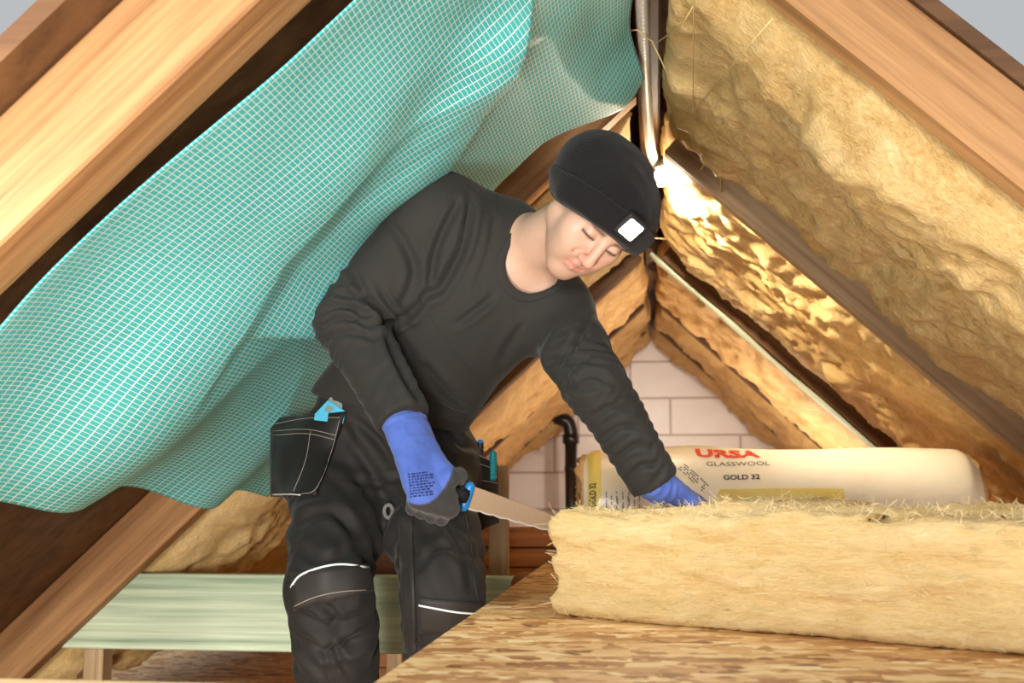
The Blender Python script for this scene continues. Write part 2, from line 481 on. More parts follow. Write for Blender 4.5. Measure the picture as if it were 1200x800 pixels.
def skin_mat():
    m = Mat('skin', .48, .4); v = m.coord()
    a = m.n('ShaderNodeAttribute', attribute_name='lip').outputs['Fac']; s = m.n('ShaderNodeAttribute', attribute_name='stubble').outputs['Fac']; d = m.n('ShaderNodeAttribute', attribute_name='lash').outputs['Fac']
    r = m.n('ShaderNodeAttribute', attribute_name='blush').outputs['Fac']
    n = m.noise(v, 30, 4); f = m.noise(v, 900, 2)
    c = m.mix(n, srgb(188, 148, 124), srgb(206, 168, 146)); c = m.mix(m.math('MULTIPLY', r, .5), c, srgb(214, 132, 112))
    c = m.mix(m.math('MULTIPLY', s, m.math('ADD', .1, m.math('MULTIPLY', f, .5))), c, srgb(150, 112, 92))
    c = m.mix(m.math('MULTIPLY', a, .75), c, srgb(196, 112, 102)); c = m.mix(d, c, srgb(48, 32, 26)); m.color(c)
    m.b.inputs['Subsurface Weight'].default_value = .12; m.b.inputs['Subsurface Radius'].default_value = (.01, .004, .002); m.b.inputs['Subsurface Scale'].default_value = .6
    m.bump(m.noise(v, 500, 3), .12, .001); return m.m
MT['skin'] = skin_mat()

def glove_mat():
    m = Mat('work_glove', .8, .3); k = m.n('ShaderNodeAttribute', attribute_name='coat').outputs['Fac']; v = m.coord()
    n = m.noise(v, 1100, 2); kn = m.noise(v, 20, 3)
    blue = m.mix(kn, srgb(68, 92, 172), srgb(90, 116, 194)); blk = m.mix(kn, srgb(46, 45, 44), srgb(62, 60, 58))
    m.color(m.mix(k, blue, blk)); m.bump(m.math('ADD', n, kn), .35, .001); m.b.inputs['Sheen Weight'].default_value = .15; return m.m
MT['glove'] = glove_mat()

def knit_mat():
    m = Mat('black_beanie_knit', .9, .2); c = m.n('ShaderNodeAttribute', attribute_name='uvw').outputs['Vector']
    sep = m.n('ShaderNodeSeparateXYZ', i_0=c)
    rib = m.math('SINE', m.math('MULTIPLY', sep.outputs[0], 130.0)); row = m.math('SINE', m.math('MULTIPLY', sep.outputs[1], 1600.0))
    n = m.noise(c, 12, 3)
    m.color(m.mix(n, srgb(19, 16, 17), srgb(27, 23, 24))); m.b.inputs['Sheen Weight'].default_value = .08
    m.bump(m.math('ADD', rib, m.math('MULTIPLY', row, .35)), .35, .0014); return m.m
MT['beanie'] = knit_mat()

# ------------------------------------------------------------------ the attic shell
TA = .93; SL = math.atan(TA); RZ = 1.90; YB = 7.5     # roof slope, rafter underside at the ridge, gable wall
def sp(side, s, Y, n=0.0):
    """point on a roof slope: s down the slope, Y along the ridge, n below the rafter undersides"""
    s, Y, n = np.broadcast_arrays(np.asarray(s, float), np.asarray(Y, float), np.asarray(n, float))
    c, q = math.cos(SL), math.sin(SL)
    return np.stack([side*(c*s-q*n), Y, RZ-q*s-c*n], -1)
def slope_hit(px, py, side, n=0.0):
    nd = np.array((-side*math.sin(SL), 0, -math.cos(SL))); d = ray(px, py)
    q = np.array((0, 0, RZ))+nd*n; t = ((q-CAM)@nd)/(d@nd); return CAM+d*t
def slope_frame(side):
    ds = np.array((side*math.cos(SL), 0, -math.sin(SL))); return frame(ds, (0, 1, 0))

fl = box('floor', (5.0, 8.4, .03), (0, 3.6, -.015), None, MT['osb'], bevel=0); tag(fl, kind='structure')
hw = (RZ+.16)/TA; gv = [(x, YB+.012+d, z) for d in (0, .2) for x, z in ((-hw, 0), (hw, 0), (0, RZ+.16))]
wb = mesh_obj('wall_back', gv, [(0, 1, 2), (5, 4, 3), (0, 3, 4, 1), (1, 4, 5, 2), (2, 5, 3, 0)], MT['mortar'], smooth=False); tag(wb, kind='structure')
bm_full = box_mesh('block', (.588, .05, .228), .009, 2); bm_full.materials.append(MT['block'])
joint0 = {0: -.15, 1: .106, 2: .55, 3: .05}
for r in range(9):
    zc = 1.59-.24*(r-1)+.12-.24
    x0 = joint0[(r-1) % 4] if r > 0 else .2
    for k in range(-5, 6):
        xc = x0+.3+.6*k
        if abs(xc)-.3 > (RZ+.02-(zc-.12))/TA or abs(xc)+.3 > (RZ+.40-(zc-.12))/TA: continue
        if zc-.12 < 0 and zc+.12 < .02: continue
        b = box('block', None, (xc, YB+.032+random.uniform(-.003, .003), zc), None, None, wb, me=bm_full)
        if zc-.117 < 0: b.location.z += .0
for side, nm in ((-1, 'left'), (1, 'right')):
    y0 = 1.33 if side < 0 else 2.05
    V = [sp(side, s, Y, n) for n in (-.142, -.17) for s in (-.16, 2.72) for Y in (y0, YB+.1)]
    F = [(0, 1, 3, 2), (4, 6, 7, 5), (0, 4, 5, 1), (2, 3, 7, 6), (0, 2, 6, 4), (1, 5, 7, 3)]
    tag(mesh_obj('ceiling_'+nm, V, F, MT['deck'], smooth=False), kind='structure')

# ridge board and rafters
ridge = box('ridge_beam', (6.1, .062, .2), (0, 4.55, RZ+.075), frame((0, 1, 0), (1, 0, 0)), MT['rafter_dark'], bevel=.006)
tag(ridge, 'dark brown ridge beam along the roof peak carrying the conduit', 'beam')
def rafter(side, Y, wdt, mat, label, s1=2.55, dep=.14, low=0.0):
    R = slope_frame(side); c = sp(side, (.045+low+s1)/2, Y, low-dep/2)
    o = box('rafter', (s1-.045-low, wdt, dep), c, R, mat, bevel=.004)
    return tag(o, label, 'rafter', 'roof rafters')
rafter(-1, 1.455, .10, MT['rafter'], 'brown rafter at the open edge of the green membrane')
rafter(-1, 3.165, .07, MT['rafter'], 'light brown rafter just behind the hem of the green membrane')
for Y, t_ in ((4.78, 'rafter coloured dark as gap shade beside the golden batt behind the worker'), (6.06, 'rafter coloured dark as gap shade above the black pipe elbow'), (7.08, 'rafter coloured dark as gap shade next to the gable wall on the drain pipe side')): rafter(-1, Y, .07, MT['rafter_dark'], t_, low=.10, dep=.22)  # hung low and coloured dark to paint the shaded gaps between batts
rafter(1, 2.09, .07, MT['rafter'], 'brown rafter at the open end of the batt side of the roof')
rafter(1, 3.16, .05, MT['rafter_grey'], 'weathered grey rafter next to the bright bulb', low=.115, dep=.24)
for Y, t_ in ((4.78, 'rafter coloured dark as gap shade carrying the pale foil strip'), (6.06, 'rafter coloured dark as gap shade between the two thick brown batts under the foil strip'), (7.08, 'rafter coloured dark as gap shade next to the gable wall above the wool roll')): rafter(1, Y, .07, MT['rafter_dark'], t_, low=.10, dep=.22)  # same dark colour, standing in for shade in the gaps on this slope
rafter(-1, 2.02, .07, MT['rafter'], 'rafter hidden behind the middle of the green membrane')

def batt(side, y0, y1, s0, s1, drop, mat, label, seed, amp=.02, du=.018):
    nu = max(8, int((s1-s0)/du)); nv = max(6, int((y1-y0)/du))
    S, T = np.meshgrid(np.linspace(0, 1, nu), np.linspace(0, 1, nv), indexing='ij')
    s = s0+(s1-s0)*S; Y = y0+(y1-y0)*T
    q = np.stack([s*3.0, Y*3.5, 0*s+seed*3.3], -1)
    rim = (1-np.abs(2*T-1)**10)*(1-np.clip((np.abs(2*S-1)-.9)/.1, 0, 1)**2)
    wob = fbm(q, 3, seed)
    n = drop*rim+amp*wob*(.35+.65*rim)+.4*amp*fbm(q*np.array((5, 3.4, 1)), 3, seed+5)
    n += .3*amp*(1-2*np.abs(vnoise(np.stack([s*26+2*wob, Y*20, 0*s+seed], -1), seed+21)))*rim+.2*amp*vnoise(np.stack([s*45, Y*45, 0*s], -1), seed+31)*rim
    ridg = 1-np.abs(fbm(np.stack([s*4+wob*.5, Y*8, 0*s+seed], -1), 2, seed+9)); n += .9*amp*np.clip(ridg-.45, 0, 1)**2*2*rim
    edge = (1-rim)*.02*fbm(q*2.5, 2, seed+3)
    Y2 = Y+(T-.5)*2*(.018*fbm(np.stack([s*5, 0*s, T*0+seed], -1), 2, seed+1)+.03*rim*0)
    G = sp(side, s+edge, Y2, np.maximum(n, -.02)); B = sp(side, s, Y, -.12+0*s)
    V, F = slab_from_grid(G if side < 0 else G, B)
    if side > 0: F = [f[::-1] for f in F]
    uv = np.stack([s, Y*1.0, n], -1).reshape(-1, 3); uv = np.vstack([uv, uv+.1])
    o = mesh_obj('insulation_batt', V, F, mat, origin=tuple(sp(side, s0, (y0+y1)/2)), attrs={'uvw': uv*np.array((.7, 1.2, 1))})
    return tag(o, label, 'insulation', 'insulation batts between the rafters')
batt(1, 2.15, 3.07, .07, 2.5, .085, MT['batt'], 'large golden glass wool batt crossed by twine above the bulb', 3, .03, .014)
batt(1, 3.25, 4.68, .06, 2.5, .07, MT['batt'], 'golden batt glaring in the light of the bulb', 8, .028, .016)
batt(1, 4.86, 5.90, .06, 2.5, .11, MT['batt_far'], 'thick golden brown batt below the pale foil strip', 13, .03)
batt(1, 6.2, 6.92, .06, 2.5, .11, MT['batt_far'], 'brown batt between two dark gaps near the gable wall', 19, .03)
batt(1, 7.16, 7.44, .05, 2.5, .12, MT['batt_far'], 'narrow brown batt along the gable block wall opposite the pipe', 23, .03)
batt(-1, 3.25, 4.68, .07, 2.5, .07, MT['batt'], 'golden batt behind the worker beside the light brown rafter', 29, .028, .016)
batt(-1, 4.86, 5.90, .06, 2.5, .11, MT['batt_far'], 'golden brown batt above the black pipe elbow', 33, .03)
batt(-1, 6.2, 6.92, .06, 2.5, .11, MT['batt_far'], 'brown batt directly behind the black pipe elbow', 39, .03)
batt(-1, 7.16, 7.44, .05, 2.5, .12, MT['batt_far'], 'narrow brown batt along the gable wall over the pipe', 43, .03)
# pale strip over the rafter between the second and third batt
R = slope_frame(1)
st = np.linspace(.1, 2.2, 40); pts = sp(1, st, 4.775+.008*np.sin(st*9), .112)
V, F = tube(pts, .03+.006*np.sin(st*14), 8, .35, up=R[:, 2])
tag(mesh_obj('foil_strip', V, F, MT['foil'], origin=tuple(pts[0])), 'pale greenish foil strip running down a rafter below the bulb', 'strip')

# green membrane hung under the left slope
def membrane():
    nu, nv = 170, 190
    U, W = np.meshgrid(np.linspace(0, 1, nu), np.linspace(0, 1, nv), indexing='ij')
    s = .07+1.53*W
    yfar = 2.80+.03*np.sin(s*9+.6)-.04*np.exp(-((s-.34)/.12)**2)+.42*smooth01(s, .5, 1.0)
    Y = 1.475+(yfar-1.475)*U; q = np.stack([Y*1.6, s*1.6, 0*s], -1)
    n = .055+.02*fbm(q, 3, 3)+.034*np.sin(3.1*Y+2.4*s)*np.sin(4.6*s-1.0)+.016*np.sin(9*(Y*.75+s*.66)+1.5*np.sin(3*s))
    def stp(a, b, wd, amp, fade):
        a = np.array(a); b = np.array(b); L = np.linalg.norm(b-a); d = (b-a)/L; nrm = np.array((-d[1], d[0]))
        t = ((Y-a[0])*d[0]+(s-a[1])*d[1])/L; e = (Y-a[0])*nrm[0]+(s-a[1])*nrm[1]
        k = smooth01(t, -fade, .1)*(1-smooth01(t, .9, 1+fade))
        lip = np.where(e > 0, np.exp(-(e/.22)**2), 0)
        return amp*k*smooth01(e, -wd, wd)*lip
    line = 1.0+(2.72-Y)*.25
    n += .03*smooth01(U, .8, 1.0)*(.6+.4*np.sin(s*11)) + .03*(1-smooth01(W, 0, .08))*np.sin(Y*6)*.5
    n += .05*smooth01(s, .9, 1.5)*np.sin(Y*5+.5)**2
    cap_ = .03+.26*np.maximum(0, 2.15-Y)+.25*np.maximum(0, np.abs(s-.68)-.3); n = np.where(n > cap_, cap_+.12*(n-cap_), n); n += stp((1.98, .36), (2.36, .64), .008, .05, .25)-.035*np.exp(-(((Y-2.0)-(s-.62)*.55)/.12)**2)*np.exp(-((s-.62)/.22)**2)
    n += .06*(1-smooth01(s-line, -.006, .006))*smooth01(s, .75, 1.05)*smooth01(Y, 2.05, 2.5)
    n = n*(1-.6*np.exp(-(np.where(Y < 2.55, (Y-2.55)/.34, (Y-2.55)/.4))**2-((s-.64)/.27)**2)); n = np.maximum(n, .012)
    G = sp(-1, s, Y, n); B = sp(-1, s, Y, n-.0012)
    V, F = slab_from_grid(G, B); uv = np.stack([Y, s, 0*s], -1).reshape(-1, 3)
    o = mesh_obj('roof_membrane', V, F, MT['membrane'], origin=tuple(sp(-1, .035, 2.3)), attrs={'uvw': np.vstack([uv, uv])})
    return tag(o, 'sagging green roofing membrane with a fine white reinforcing grid', 'membrane')
membrane()

# conduit, tie, lamp
cp = catmull([onz(746, -130, 1.862), onz(752, 0, 1.862), onz(756, 80, 1.862), onz(758, 120, 1.862), P(761, 160, 3.36), P(764, 180, 3.46), P(770, 192, 3.50)], 60)
rr = .0142+.0016*np.sin(np.arange(len(cp))*math.pi/1.5)
V, F = tube(cp, rr, 12)
tag(mesh_obj('conduit', V, F, MT['conduit'], origin=tuple(cp[0])), 'white corrugated conduit running along the dark ridge beam', 'conduit')
LP = P(775, 206, 3.5)
lamp = empty('bulb_lamp', LP); tag(lamp, 'lit bare bulb in a small holder at the end of the conduit', 'lamp')
V, F = lathe([(-.062, .012), (-.06, .02), (-.03, .022), (-.026, .018)], LP, (.15, .15, -1)); mesh_obj('holder', V, F, MT['pipe'], lamp)
prof = [(-.03, .013)]+[(-.02+.05*t, .013+.021*math.sin(min(1, t*1.25)*math.pi/2)*(1 if t < .8 else math.sqrt(max(0, 1-((t-.8)/.25)**2)))) for t in np.linspace(0, 1, 12)]
V, F = lathe(prof, LP, (.15, .15, -1)); mesh_obj('bulb', V, F, MT['bulb'], lamp)
a = np.linspace(-1.9, 1.7, 24); hook = np.stack([LP[0]+.012+.034*np.cos(a), LP[1]-.045+0*a, LP[2]+.004+.036*np.sin(a)], -1)
hook = np.vstack([hook, LP+np.array((.0, -.012, .045))])
V, F = tube(hook, .0022, 6); mesh_obj('hook', V, F, MT['pipe'], lamp)
pl = bpy.data.lights.new('bulb_light', 'SPOT'); pl.energy = 75; pl.spot_size = 2.7; pl.spot_blend = .5; pl.color = (1.0, .88, .66); pl.shadow_soft_size = .035
po = bpy.data.objects.new('bulb_light', pl); COL.objects.link(po); po.parent = lamp; po.location = (.02, .0, -.05); po.rotation_euler = Vector((.75, .45, -.1)).to_track_quat('-Z', 'Y').to_euler()

p2 = bpy.data.lights.new('bulb_glow', 'POINT'); p2.energy = 5; p2.color = (1.0, .88, .66); p2.shadow_soft_size = .035
p2o = bpy.data.objects.new('bulb_glow', p2); COL.objects.link(p2o); p2o.parent = lamp; p2o.location = (.0, -.03, -.055)

def twine(pts, r, label, mat='twine'):
    V, F = tube(np.array(pts), r, 6); return tag(mesh_obj('twine', V, F, MT[mat], origin=tuple(pts[0])), label, 'twine')
h = lambda x, y, n=.115: slope_hit(x, y, 1, n)
twine([h(814, -60), h(813, 0), h(812, 131, .1)], .0011, 'straight strand of twine running down the large golden batt')
twine([h(905, 22), h(868, 64), h(812, 131, .1)], .0011, 'slanting strand of twine meeting the straight one on the batt')
twine([onz(735, 36, 1.868), onz(748, 35, 1.846), onz(757, 44, 1.84), onz(764, 48, 1.846), h(783, 88, .09)], .0016, 'pale tie looped round the white conduit')
twine([h(813, 211, .1), h(839, 171, .06)], .0014, 'short strand of twine lit from beside the bulb')
twine([h(846, 228, .1), h(840, 171, .06)], .0014, 'second short strand hanging from the grey rafter')
twine([P(738, 279, 4.3), P(770, 279, 4.3), h(792, 281, .06)], .0022, 'pale straight cord below the bulb, beside the foil strip')
twine([h(770, 50, .09), h(800, 28, .11), h(812, 8, .11)], .0012, 'loose curled fibre strand at the ridge edge of the batt')

# fill lamp added unseen behind the roll to brighten the gable end
fl_ = empty('fill_lamp', (.42, 5.3, 0)); tag(fl_, 'unseen fill lamp added on the floor behind the wool roll', 'lamp')
for a_ in (.3, 2.4, 4.5):
    V, F = tube([(.42, 5.3, .2), (.42+.16*math.cos(a_), 5.3+.16*math.sin(a_), .0)], .009, 8); mesh_obj('leg', V, F, MT['pipe'], fl_)
V, F = lathe([(0, .05), (.03, .085), (.07, .09), (.075, .088)], (.42, 5.3, .2), (-.12, .05, 1), 24); mesh_obj('housing', V, F, MT['pipe'], fl_)
V, F = lathe([(.066, .082), (.078, .078)], (.42, 5.3, .2), (-.12, .05, 1), 24); mesh_obj('lens', V, F, MT['bulb'], fl_)
fa = bpy.data.lights.new('fill_spot', 'SPOT'); fa.energy = 60; fa.spot_size = 2.6; fa.spot_blend = .3; fa.color = (1.0, .93, .82); fa.shadow_soft_size = .08
fo = bpy.data.objects.new('fill_spot', fa); COL.objects.link(fo); fo.parent = fl_; fo.location = (-.01, 0, .30); fo.rotation_euler = Vector((-.15, .45, 1)).to_track_quat('-Z', 'Y').to_euler()
# soil pipe at the gable
pe = P(651, 490, 7.2); pd = empty('drain_pipe', (P(668, 490, 7.2)[0], 7.2, 0)); tag(pd, 'black drain pipe with an elbow in front of the gable wall', 'pipe')
xv = P(669, 520, 7.2)[0]
V, F = tube(catmull([pe+np.array((-.09, .1, .05)), pe+np.array((-.03, .02, .012)), (xv-.06, 7.2, pe[2]-.005), (xv-.015, 7.2, pe[2]-.03), (xv, 7.2, pe[2]-.09), (xv, 7.2, pe[2]-.14)], 8), .043, 16); mesh_obj('elbow', V, F, MT['pipe'], pd)
V, F = lathe([(0, .055), (.075, .055), (.08, .047)], pe+np.array((-.075, .05, .03)), (1, -.35, -.2)); mesh_obj('socket', V, F, MT['pipe'], pd)
V, F = tube([(xv, 7.2, pe[2]-.1), (xv, 7.2, 0)], .038, 18); mesh_obj('pipe_run', V, F, MT['pipe'], pd)
V, F = lathe([(0, .052), (.06, .052)], (xv, 7.2, pe[2]-.16), (0, 0, 1)); mesh_obj('socket', V, F, MT['pipe'], pd)
zb = P(669, 551, 7.2)[2]; V, F = lathe([(0, .044), (.022, .044)], (xv, 7.2, zb), (0, 0, 1)); br = mesh_obj('bracket', V, F, MT['pipe'], pd)
for sx in (-1, 1):
    V, F = lathe([(0, .011), (.02, .011), (.024, .006)], (xv+sx*.048, 7.16, zb+.01), (0, -1, 0), 10); mesh_obj('bolt', V, F, MT['white_plastic'], br)

# ------------------------------------------------------------------ work surface and timbers
ZB = .55
EX = -.335
osb = box('osb_board', (1.5, 2.95, .018), (EX+.75, 1.28+2.95/2, ZB-.009), None, MT['osb'], bevel=.002)
tag(osb, 'large tan strand board lying flat under the yellow wool slab', 'board')
fp = box('scaffold_plank', (1.55, .34, .03), (-.62, 1.108, ZB-.004), None, wood('pale_plank', srgb(232, 200, 152), srgb(200, 160, 108), 1.2, 26), bevel=.003)
tag(fp, 'pale plank across the near edge of the strand board', 'plank')
gb = box('treated_beam', (2.95, .06, .212), (-.245, 3.22, ZB-.018-.106), None, MT['treated'], bevel=.004)
tag(gb, 'pale green treated timber on edge behind the worker legs', 'beam')
kc = P(612, 690, 3.19); V, F = lathe([(0, .036), (.005, .034)], (kc[0]+.01, 3.192, kc[2]+.012), (0, -1, 0), 18)
V = V*1.0; V[:, 0] = kc[0]+(V[:, 0]-kc[0])*1.25
mesh_obj('knot', V, F, MT['plank'], gb)
jb = box('joist', (1.5, .06, .212), (.46, 1.62, ZB-.018-.106), None, MT['post'], bevel=.004); tag(jb, 'timber joist under the near part of the strand board', 'beam')
jb = box('joist', (1.5, .06, .212), (.46, 4.1, ZB-.018-.106), None, MT['post'], bevel=.004); tag(jb, 'timber joist under the far part of the strand board', 'beam')
def support(x, y, ztop, label, sx=.06):
    o = box('support_post', (ztop, sx, sx), (x, y, ztop/2), frame((0, 0, 1), (0, 1, 0)), MT['post'], bevel=.003)
    return tag(o, label, 'post', 'posts under the work surface')
zt = ZB-.018-.212
for x, y in ((-1.6, 3.22), (1.15, 3.22)): support(x, y, zt, 'short post under the green treated beam')
for x, y in ((-.2, 1.62), (1.1, 1.62), (-.2, 4.1), (1.1, 4.1)): support(x, y, zt, 'short post under a joist of the strand board')
for x in (-1.3, .1): support(x, 1.10, ZB-.019, 'tall post under the pale plank')
pt = P(586, 545, 3.62); post = box('timber_post', (pt[2], .044, .06), (pt[0]-.003, 3.62, pt[2]/2), frame((0, 0, 1), (0, 1, 0)), MT['post'], bevel=.003)
tag(post, 'upright rough timber post behind the worker tool pouch', 'post')
hs = [.62-.078*k for k in range(8)]
for k, z in enumerate(hs):
    o = box('timber_plank', (.95, .14, .074), (-.63+.012*(k % 3), 4.6+.01*(k % 2), z-.039), None, MT['plank'], bevel=.004)
    tag(o, 'topmost brown plank of the stack behind the green treated beam' if k == 0 else 'brown plank inside the stack behind the green treated beam', 'plank', 'stacked brown planks')
o = box('dark_timber', (.28, .1, .2), (-1.09, 4.44, .43), None, MT['rafter_dark'], bevel=.004); tag(o, 'dark timber lying behind the worker legs', 'beam')
for x in (-1.19, -1.0): 
    q = box('support_post', (.33, .06, .06), (x, 4.44, .165), frame((0, 0, 1), (0, 1, 0)), MT['post'], bevel=.003); tag(q, 'short post under the dark timber', 'post', 'posts under the dark timber')

# ---- wool slab being cut
FLc = onz(641, 722, ZB); FRc = onz(866, 741, ZB)
ax = N((FRc-FLc)*np.array((1, 1, 0))); ay = np.array((-ax[1], ax[0], 0)); SLEN, SDEP, STH = 1.05, .62, .186
def slab():
    dx = .0085
    f = Field(np.arange(-.06, SLEN+.06, dx), np.arange(-.06, SDEP+.06, dx), np.arange(-.03, STH+.06, .007))
    p = f.pts((slice(None),)*3); c = np.array((SLEN/2, SDEP/2, STH/2)); hb = c-.022
    d = np.abs(p-c)-hb; v = np.linalg.norm(np.maximum(d, 0), axis=-1)+np.minimum(d.max(-1), 0)-.022
    lay = vnoise(np.stack([p[..., 0]*9, p[..., 1]*9, p[..., 2]*42], -1), 3)
    side = smooth01(p[..., 2], -.01, .03)
    v += -(.011*lay+.010*vnoise(p*np.array((7, 7, 12)), 5)+.006*vnoise(p*np.array((28, 28, 90)), 7)+.004*vnoise(p*np.array((70, 70, 140)), 8))*side
    v -= .012*vnoise(p*np.array((3.5, 3.5, 0)), 9)*smooth01(p[..., 2], .1, .19)
    # hand dent and the tuft in front of it
    v = np.maximum(v, -p[..., 2]); f.v = v.astype(np.float32)
    V, F = f.mesh(); n = normals(V, F)
    V = V+n*(.0022*vnoise(V*np.array((160, 160, 320)), 4))[:, None]
    W = FLc+V[:, :1]*ax+V[:, 1:2]*ay+np.array((0, 0, 1))*V[:, 2:3]
    o = mesh_obj('wool_slab', W, F, MT['slab'], origin=tuple(FLc))
    tag(o, 'thick pale yellow glass wool slab being cut on the strand board', 'insulation')
    # loose fibres standing out of the faces
    m = (V[:, 2] > .004) & ((V[:, 1] < .08) | (V[:, 2] > .15) | (V[:, 0] < .05)); ids = RNG.choice(np.where(m)[0], 5200)
    FV = []; FF = []
    for i in ids:
        d = N(n[i]*RNG.uniform(.25, .8)+RNG.normal(size=3)*np.array((1, 1, .35))); L = RNG.uniform(.008, .026); sd = N(np.cross(d, RNG.normal(size=3)))*.00035
        g = RNG.normal(size=3)*.004; b = len(FV)
        for t in (0, .5, 1):
            q = V[i]-n[i]*.001+d*L*t+g*t*t; FV += [q-sd, q+sd]
        FF += [(b, b+1, b+3, b+2), (b+2, b+3, b+5, b+4)]
    FV = np.array(FV); FV[:, 2] = np.maximum(FV[:, 2], .0015); FW = FLc+FV[:, :1]*ax+FV[:, 1:2]*ay+np.array((0, 0, 1))*FV[:, 2:3]
    tag(mesh_obj('fibres', FW, FF, MT['fibre'], o), kind='stuff'); return o
slab_o = slab()

# ---- wool roll in printed film
RR = .172; RC = P(684, 566, 3.55); RC = np.array((RC[0], 3.55, ZB+RR)); RL = 1.15; rax = N((1, .06, 0)); ray_ = np.array((-rax[1], rax[0], 0)); UPZ = np.array((0, 0, 1.))
def rp(x, u, dr=0.0):
    """point on the roll: x along it, u = height measured along the skin from the camera side's mid line"""
    x, u = np.broadcast_arrays(np.asarray(x, float), np.asarray(u, float)); a = u/RR
    r = RR+dr+.006*np.sin(x*11+1)*np.sin(2*a+.6)-.02*np.exp(-(x/.02)**2)-.02*np.exp(-((RL-x)/.02)**2)
    r = r+.008*np.exp(-((x-.32)/.1)**2)*np.clip(np.sin(a), 0, 1)
    z = np.sin(a)*r; z = np.maximum(z, -RR+.0)
    return RC+x[..., None]*rax-(np.cos(a)*r)[..., None]*ray_+z[..., None]*UPZ
def roll():
    nx, na = 110, 72
    X, U = np.meshgrid(np.linspace(0, RL, nx), np.linspace(-math.pi*RR, math.pi*RR, na), indexing='ij')
    V = rp(X, U).reshape(-1, 3); F = grid_faces(nx, na)
    F.append(tuple(range(na))[::-1]); F.append(tuple((nx-1)*na+j for j in range(na)))
    root = empty('wool_roll', (RC[0]+rax[0]*RL/2, RC[1], ZB)); tag(root, 'rolled glass wool in printed cream and yellow film behind the slab', 'insulation roll')
    mesh_obj('film_wrap', V, [f[::-1] for f in F[:-2]], MT['film'], root, attrs={'uvw': np.stack([X, U, 0*X], -1).reshape(-1, 3)})
    for end, x0 in ((-1, 0.0), (1, RL)):
        rs = np.linspace(.0, 1, 34); an = np.linspace(0, 2*math.pi, 64)
        Rg, Ag = np.meshgrid(rs, an, indexing='ij'); rad = Rg*(RR-.016)
        dep = .012*np.sin(Rg*34+Ag)+.012*fbm(np.stack([rad*np.cos(Ag)*30, rad*np.sin(Ag)*30, 0*rad+end], -1), 3)
        G = RC+rax*x0+end*rax*(dep*(Rg < .98)+.006)[..., None]-(np.cos(Ag)*rad)[..., None]*ray_+(np.sin(Ag)*rad)[..., None]*UPZ
        B = G-end*rax*.05
        V, F = slab_from_grid(G, B); mesh_obj('rolled_wool', V, F, MT['batt_far'], root, attrs={'uvw': V*2.0})
    return root
roll_o = roll()

def text_mesh(body, bold=0.0):
    c = bpy.data.curves.new('t', 'FONT'); c.body = body; c.size = 1.0; c.offset = bold; c.resolution_u = 3
    o = bpy.data.objects.new('t', c); COL.objects.link(o); dg = bpy.context.evaluated_depsgraph_get()
    me = o.evaluated_get(dg).to_mesh(); V = np.array([v.co[:] for v in me.vertices]); F = [tuple(p.vertices) for p in me.polygons]
    o.evaluated_get(dg).to_mesh_clear(); bpy.data.objects.remove(o); bpy.data.curves.remove(c)
    return V, F
def fit_text(body, x0, u0, width, height, mat, name, rot=False, bold=.02):
    V, F = text_mesh(body, bold); lo = V.min(0); hi = V.max(0); q = (V-lo)/(hi-lo+1e-9)
    if rot: X = x0+(1-q[:, 1])*height; U = u0+q[:, 0]*width
    else: X = x0+q[:, 0]*width; U = u0+q[:, 1]*height
    return mesh_obj(name, rp(X, U, .0016), F, mat, roll_o, smooth=False)
def px_on_roll(px, py):
    d = ray(px, py); o = CAM-RC; dy = d@ray_; dz = d@UPZ; oy = o@ray_; oz = o@UPZ
    A = dy*dy+dz*dz; B = 2*(oy*dy+oz*dz); C = oy*oy+oz*oz-RR*RR; t = (-B-math.sqrt(max(B*B-4*A*C, 0)))/(2*A); q = o+d*t
    return q@rax, RR*math.atan2(q@UPZ, -(q@ray_))
x, u = px_on_roll(828, 546); fit_text('GLASSWOOL', x, u, .185, .017, MT['grey_ink'], 'product_lettering', bold=.0)
x, u = px_on_roll(848, 562); fit_text('GOLD 32', x, u, .105, .017, MT['black_ink'], 'grade_lettering', bold=.03)
x, u = px_on_roll(816, 537); fit_text('URSA', x, u, .19, .05, MT['red_ink'], 'brand_lettering', bold=.05)
fit_text('GOLD 32', .016, -.032+.03, .07, .02, MT['black_ink'], 'grade_lettering', rot=True, bold=.03)
def dot_mesh():
    V = []; F = []
    (xa, ua), (xb, ub) = px_on_roll(799, 547), px_on_roll(826, 571)
    for k in range(15):
        for j in range(4):
            if random.random() < .4: continue
            t = k/14; xx = xa+(xb-xa)*t+(j-1.5)*.006; uu = ua+(ub-ua)*t+(j-1.5)*.005; b = len(V)
            V += [rp(xx+dx, uu+du, .0016) for dx, du in ((-.0022, -.0022), (.0022, -.0022), (.0022, .0022), (-.0022, .0022))]; F.append((b, b+1, b+2, b+3))
    mesh_obj('printed_dots', np.array(V), F, MT['black_ink'], roll_o, smooth=False)
    V = []; F = []
    for k in range(9):
        xx = .064+.011*k+.004*(k % 3); u0 = .01-.012*(k % 2); n = 9
        for j in range(n):
            if (j*7+k*3) % 5 == 0: continue
            b = len(V); ua = u0+j*.006-.02; V += [rp(xx+dx, ua+du, .0016) for dx, du in ((0, 0), (.0035, 0), (.0035, .0042), (0, .0042))]; F.append((b, b+1, b+2, b+3))
    mesh_obj('small_print', np.array(V), F, MT['grey_ink'], roll_o, smooth=False)
dot_mesh()

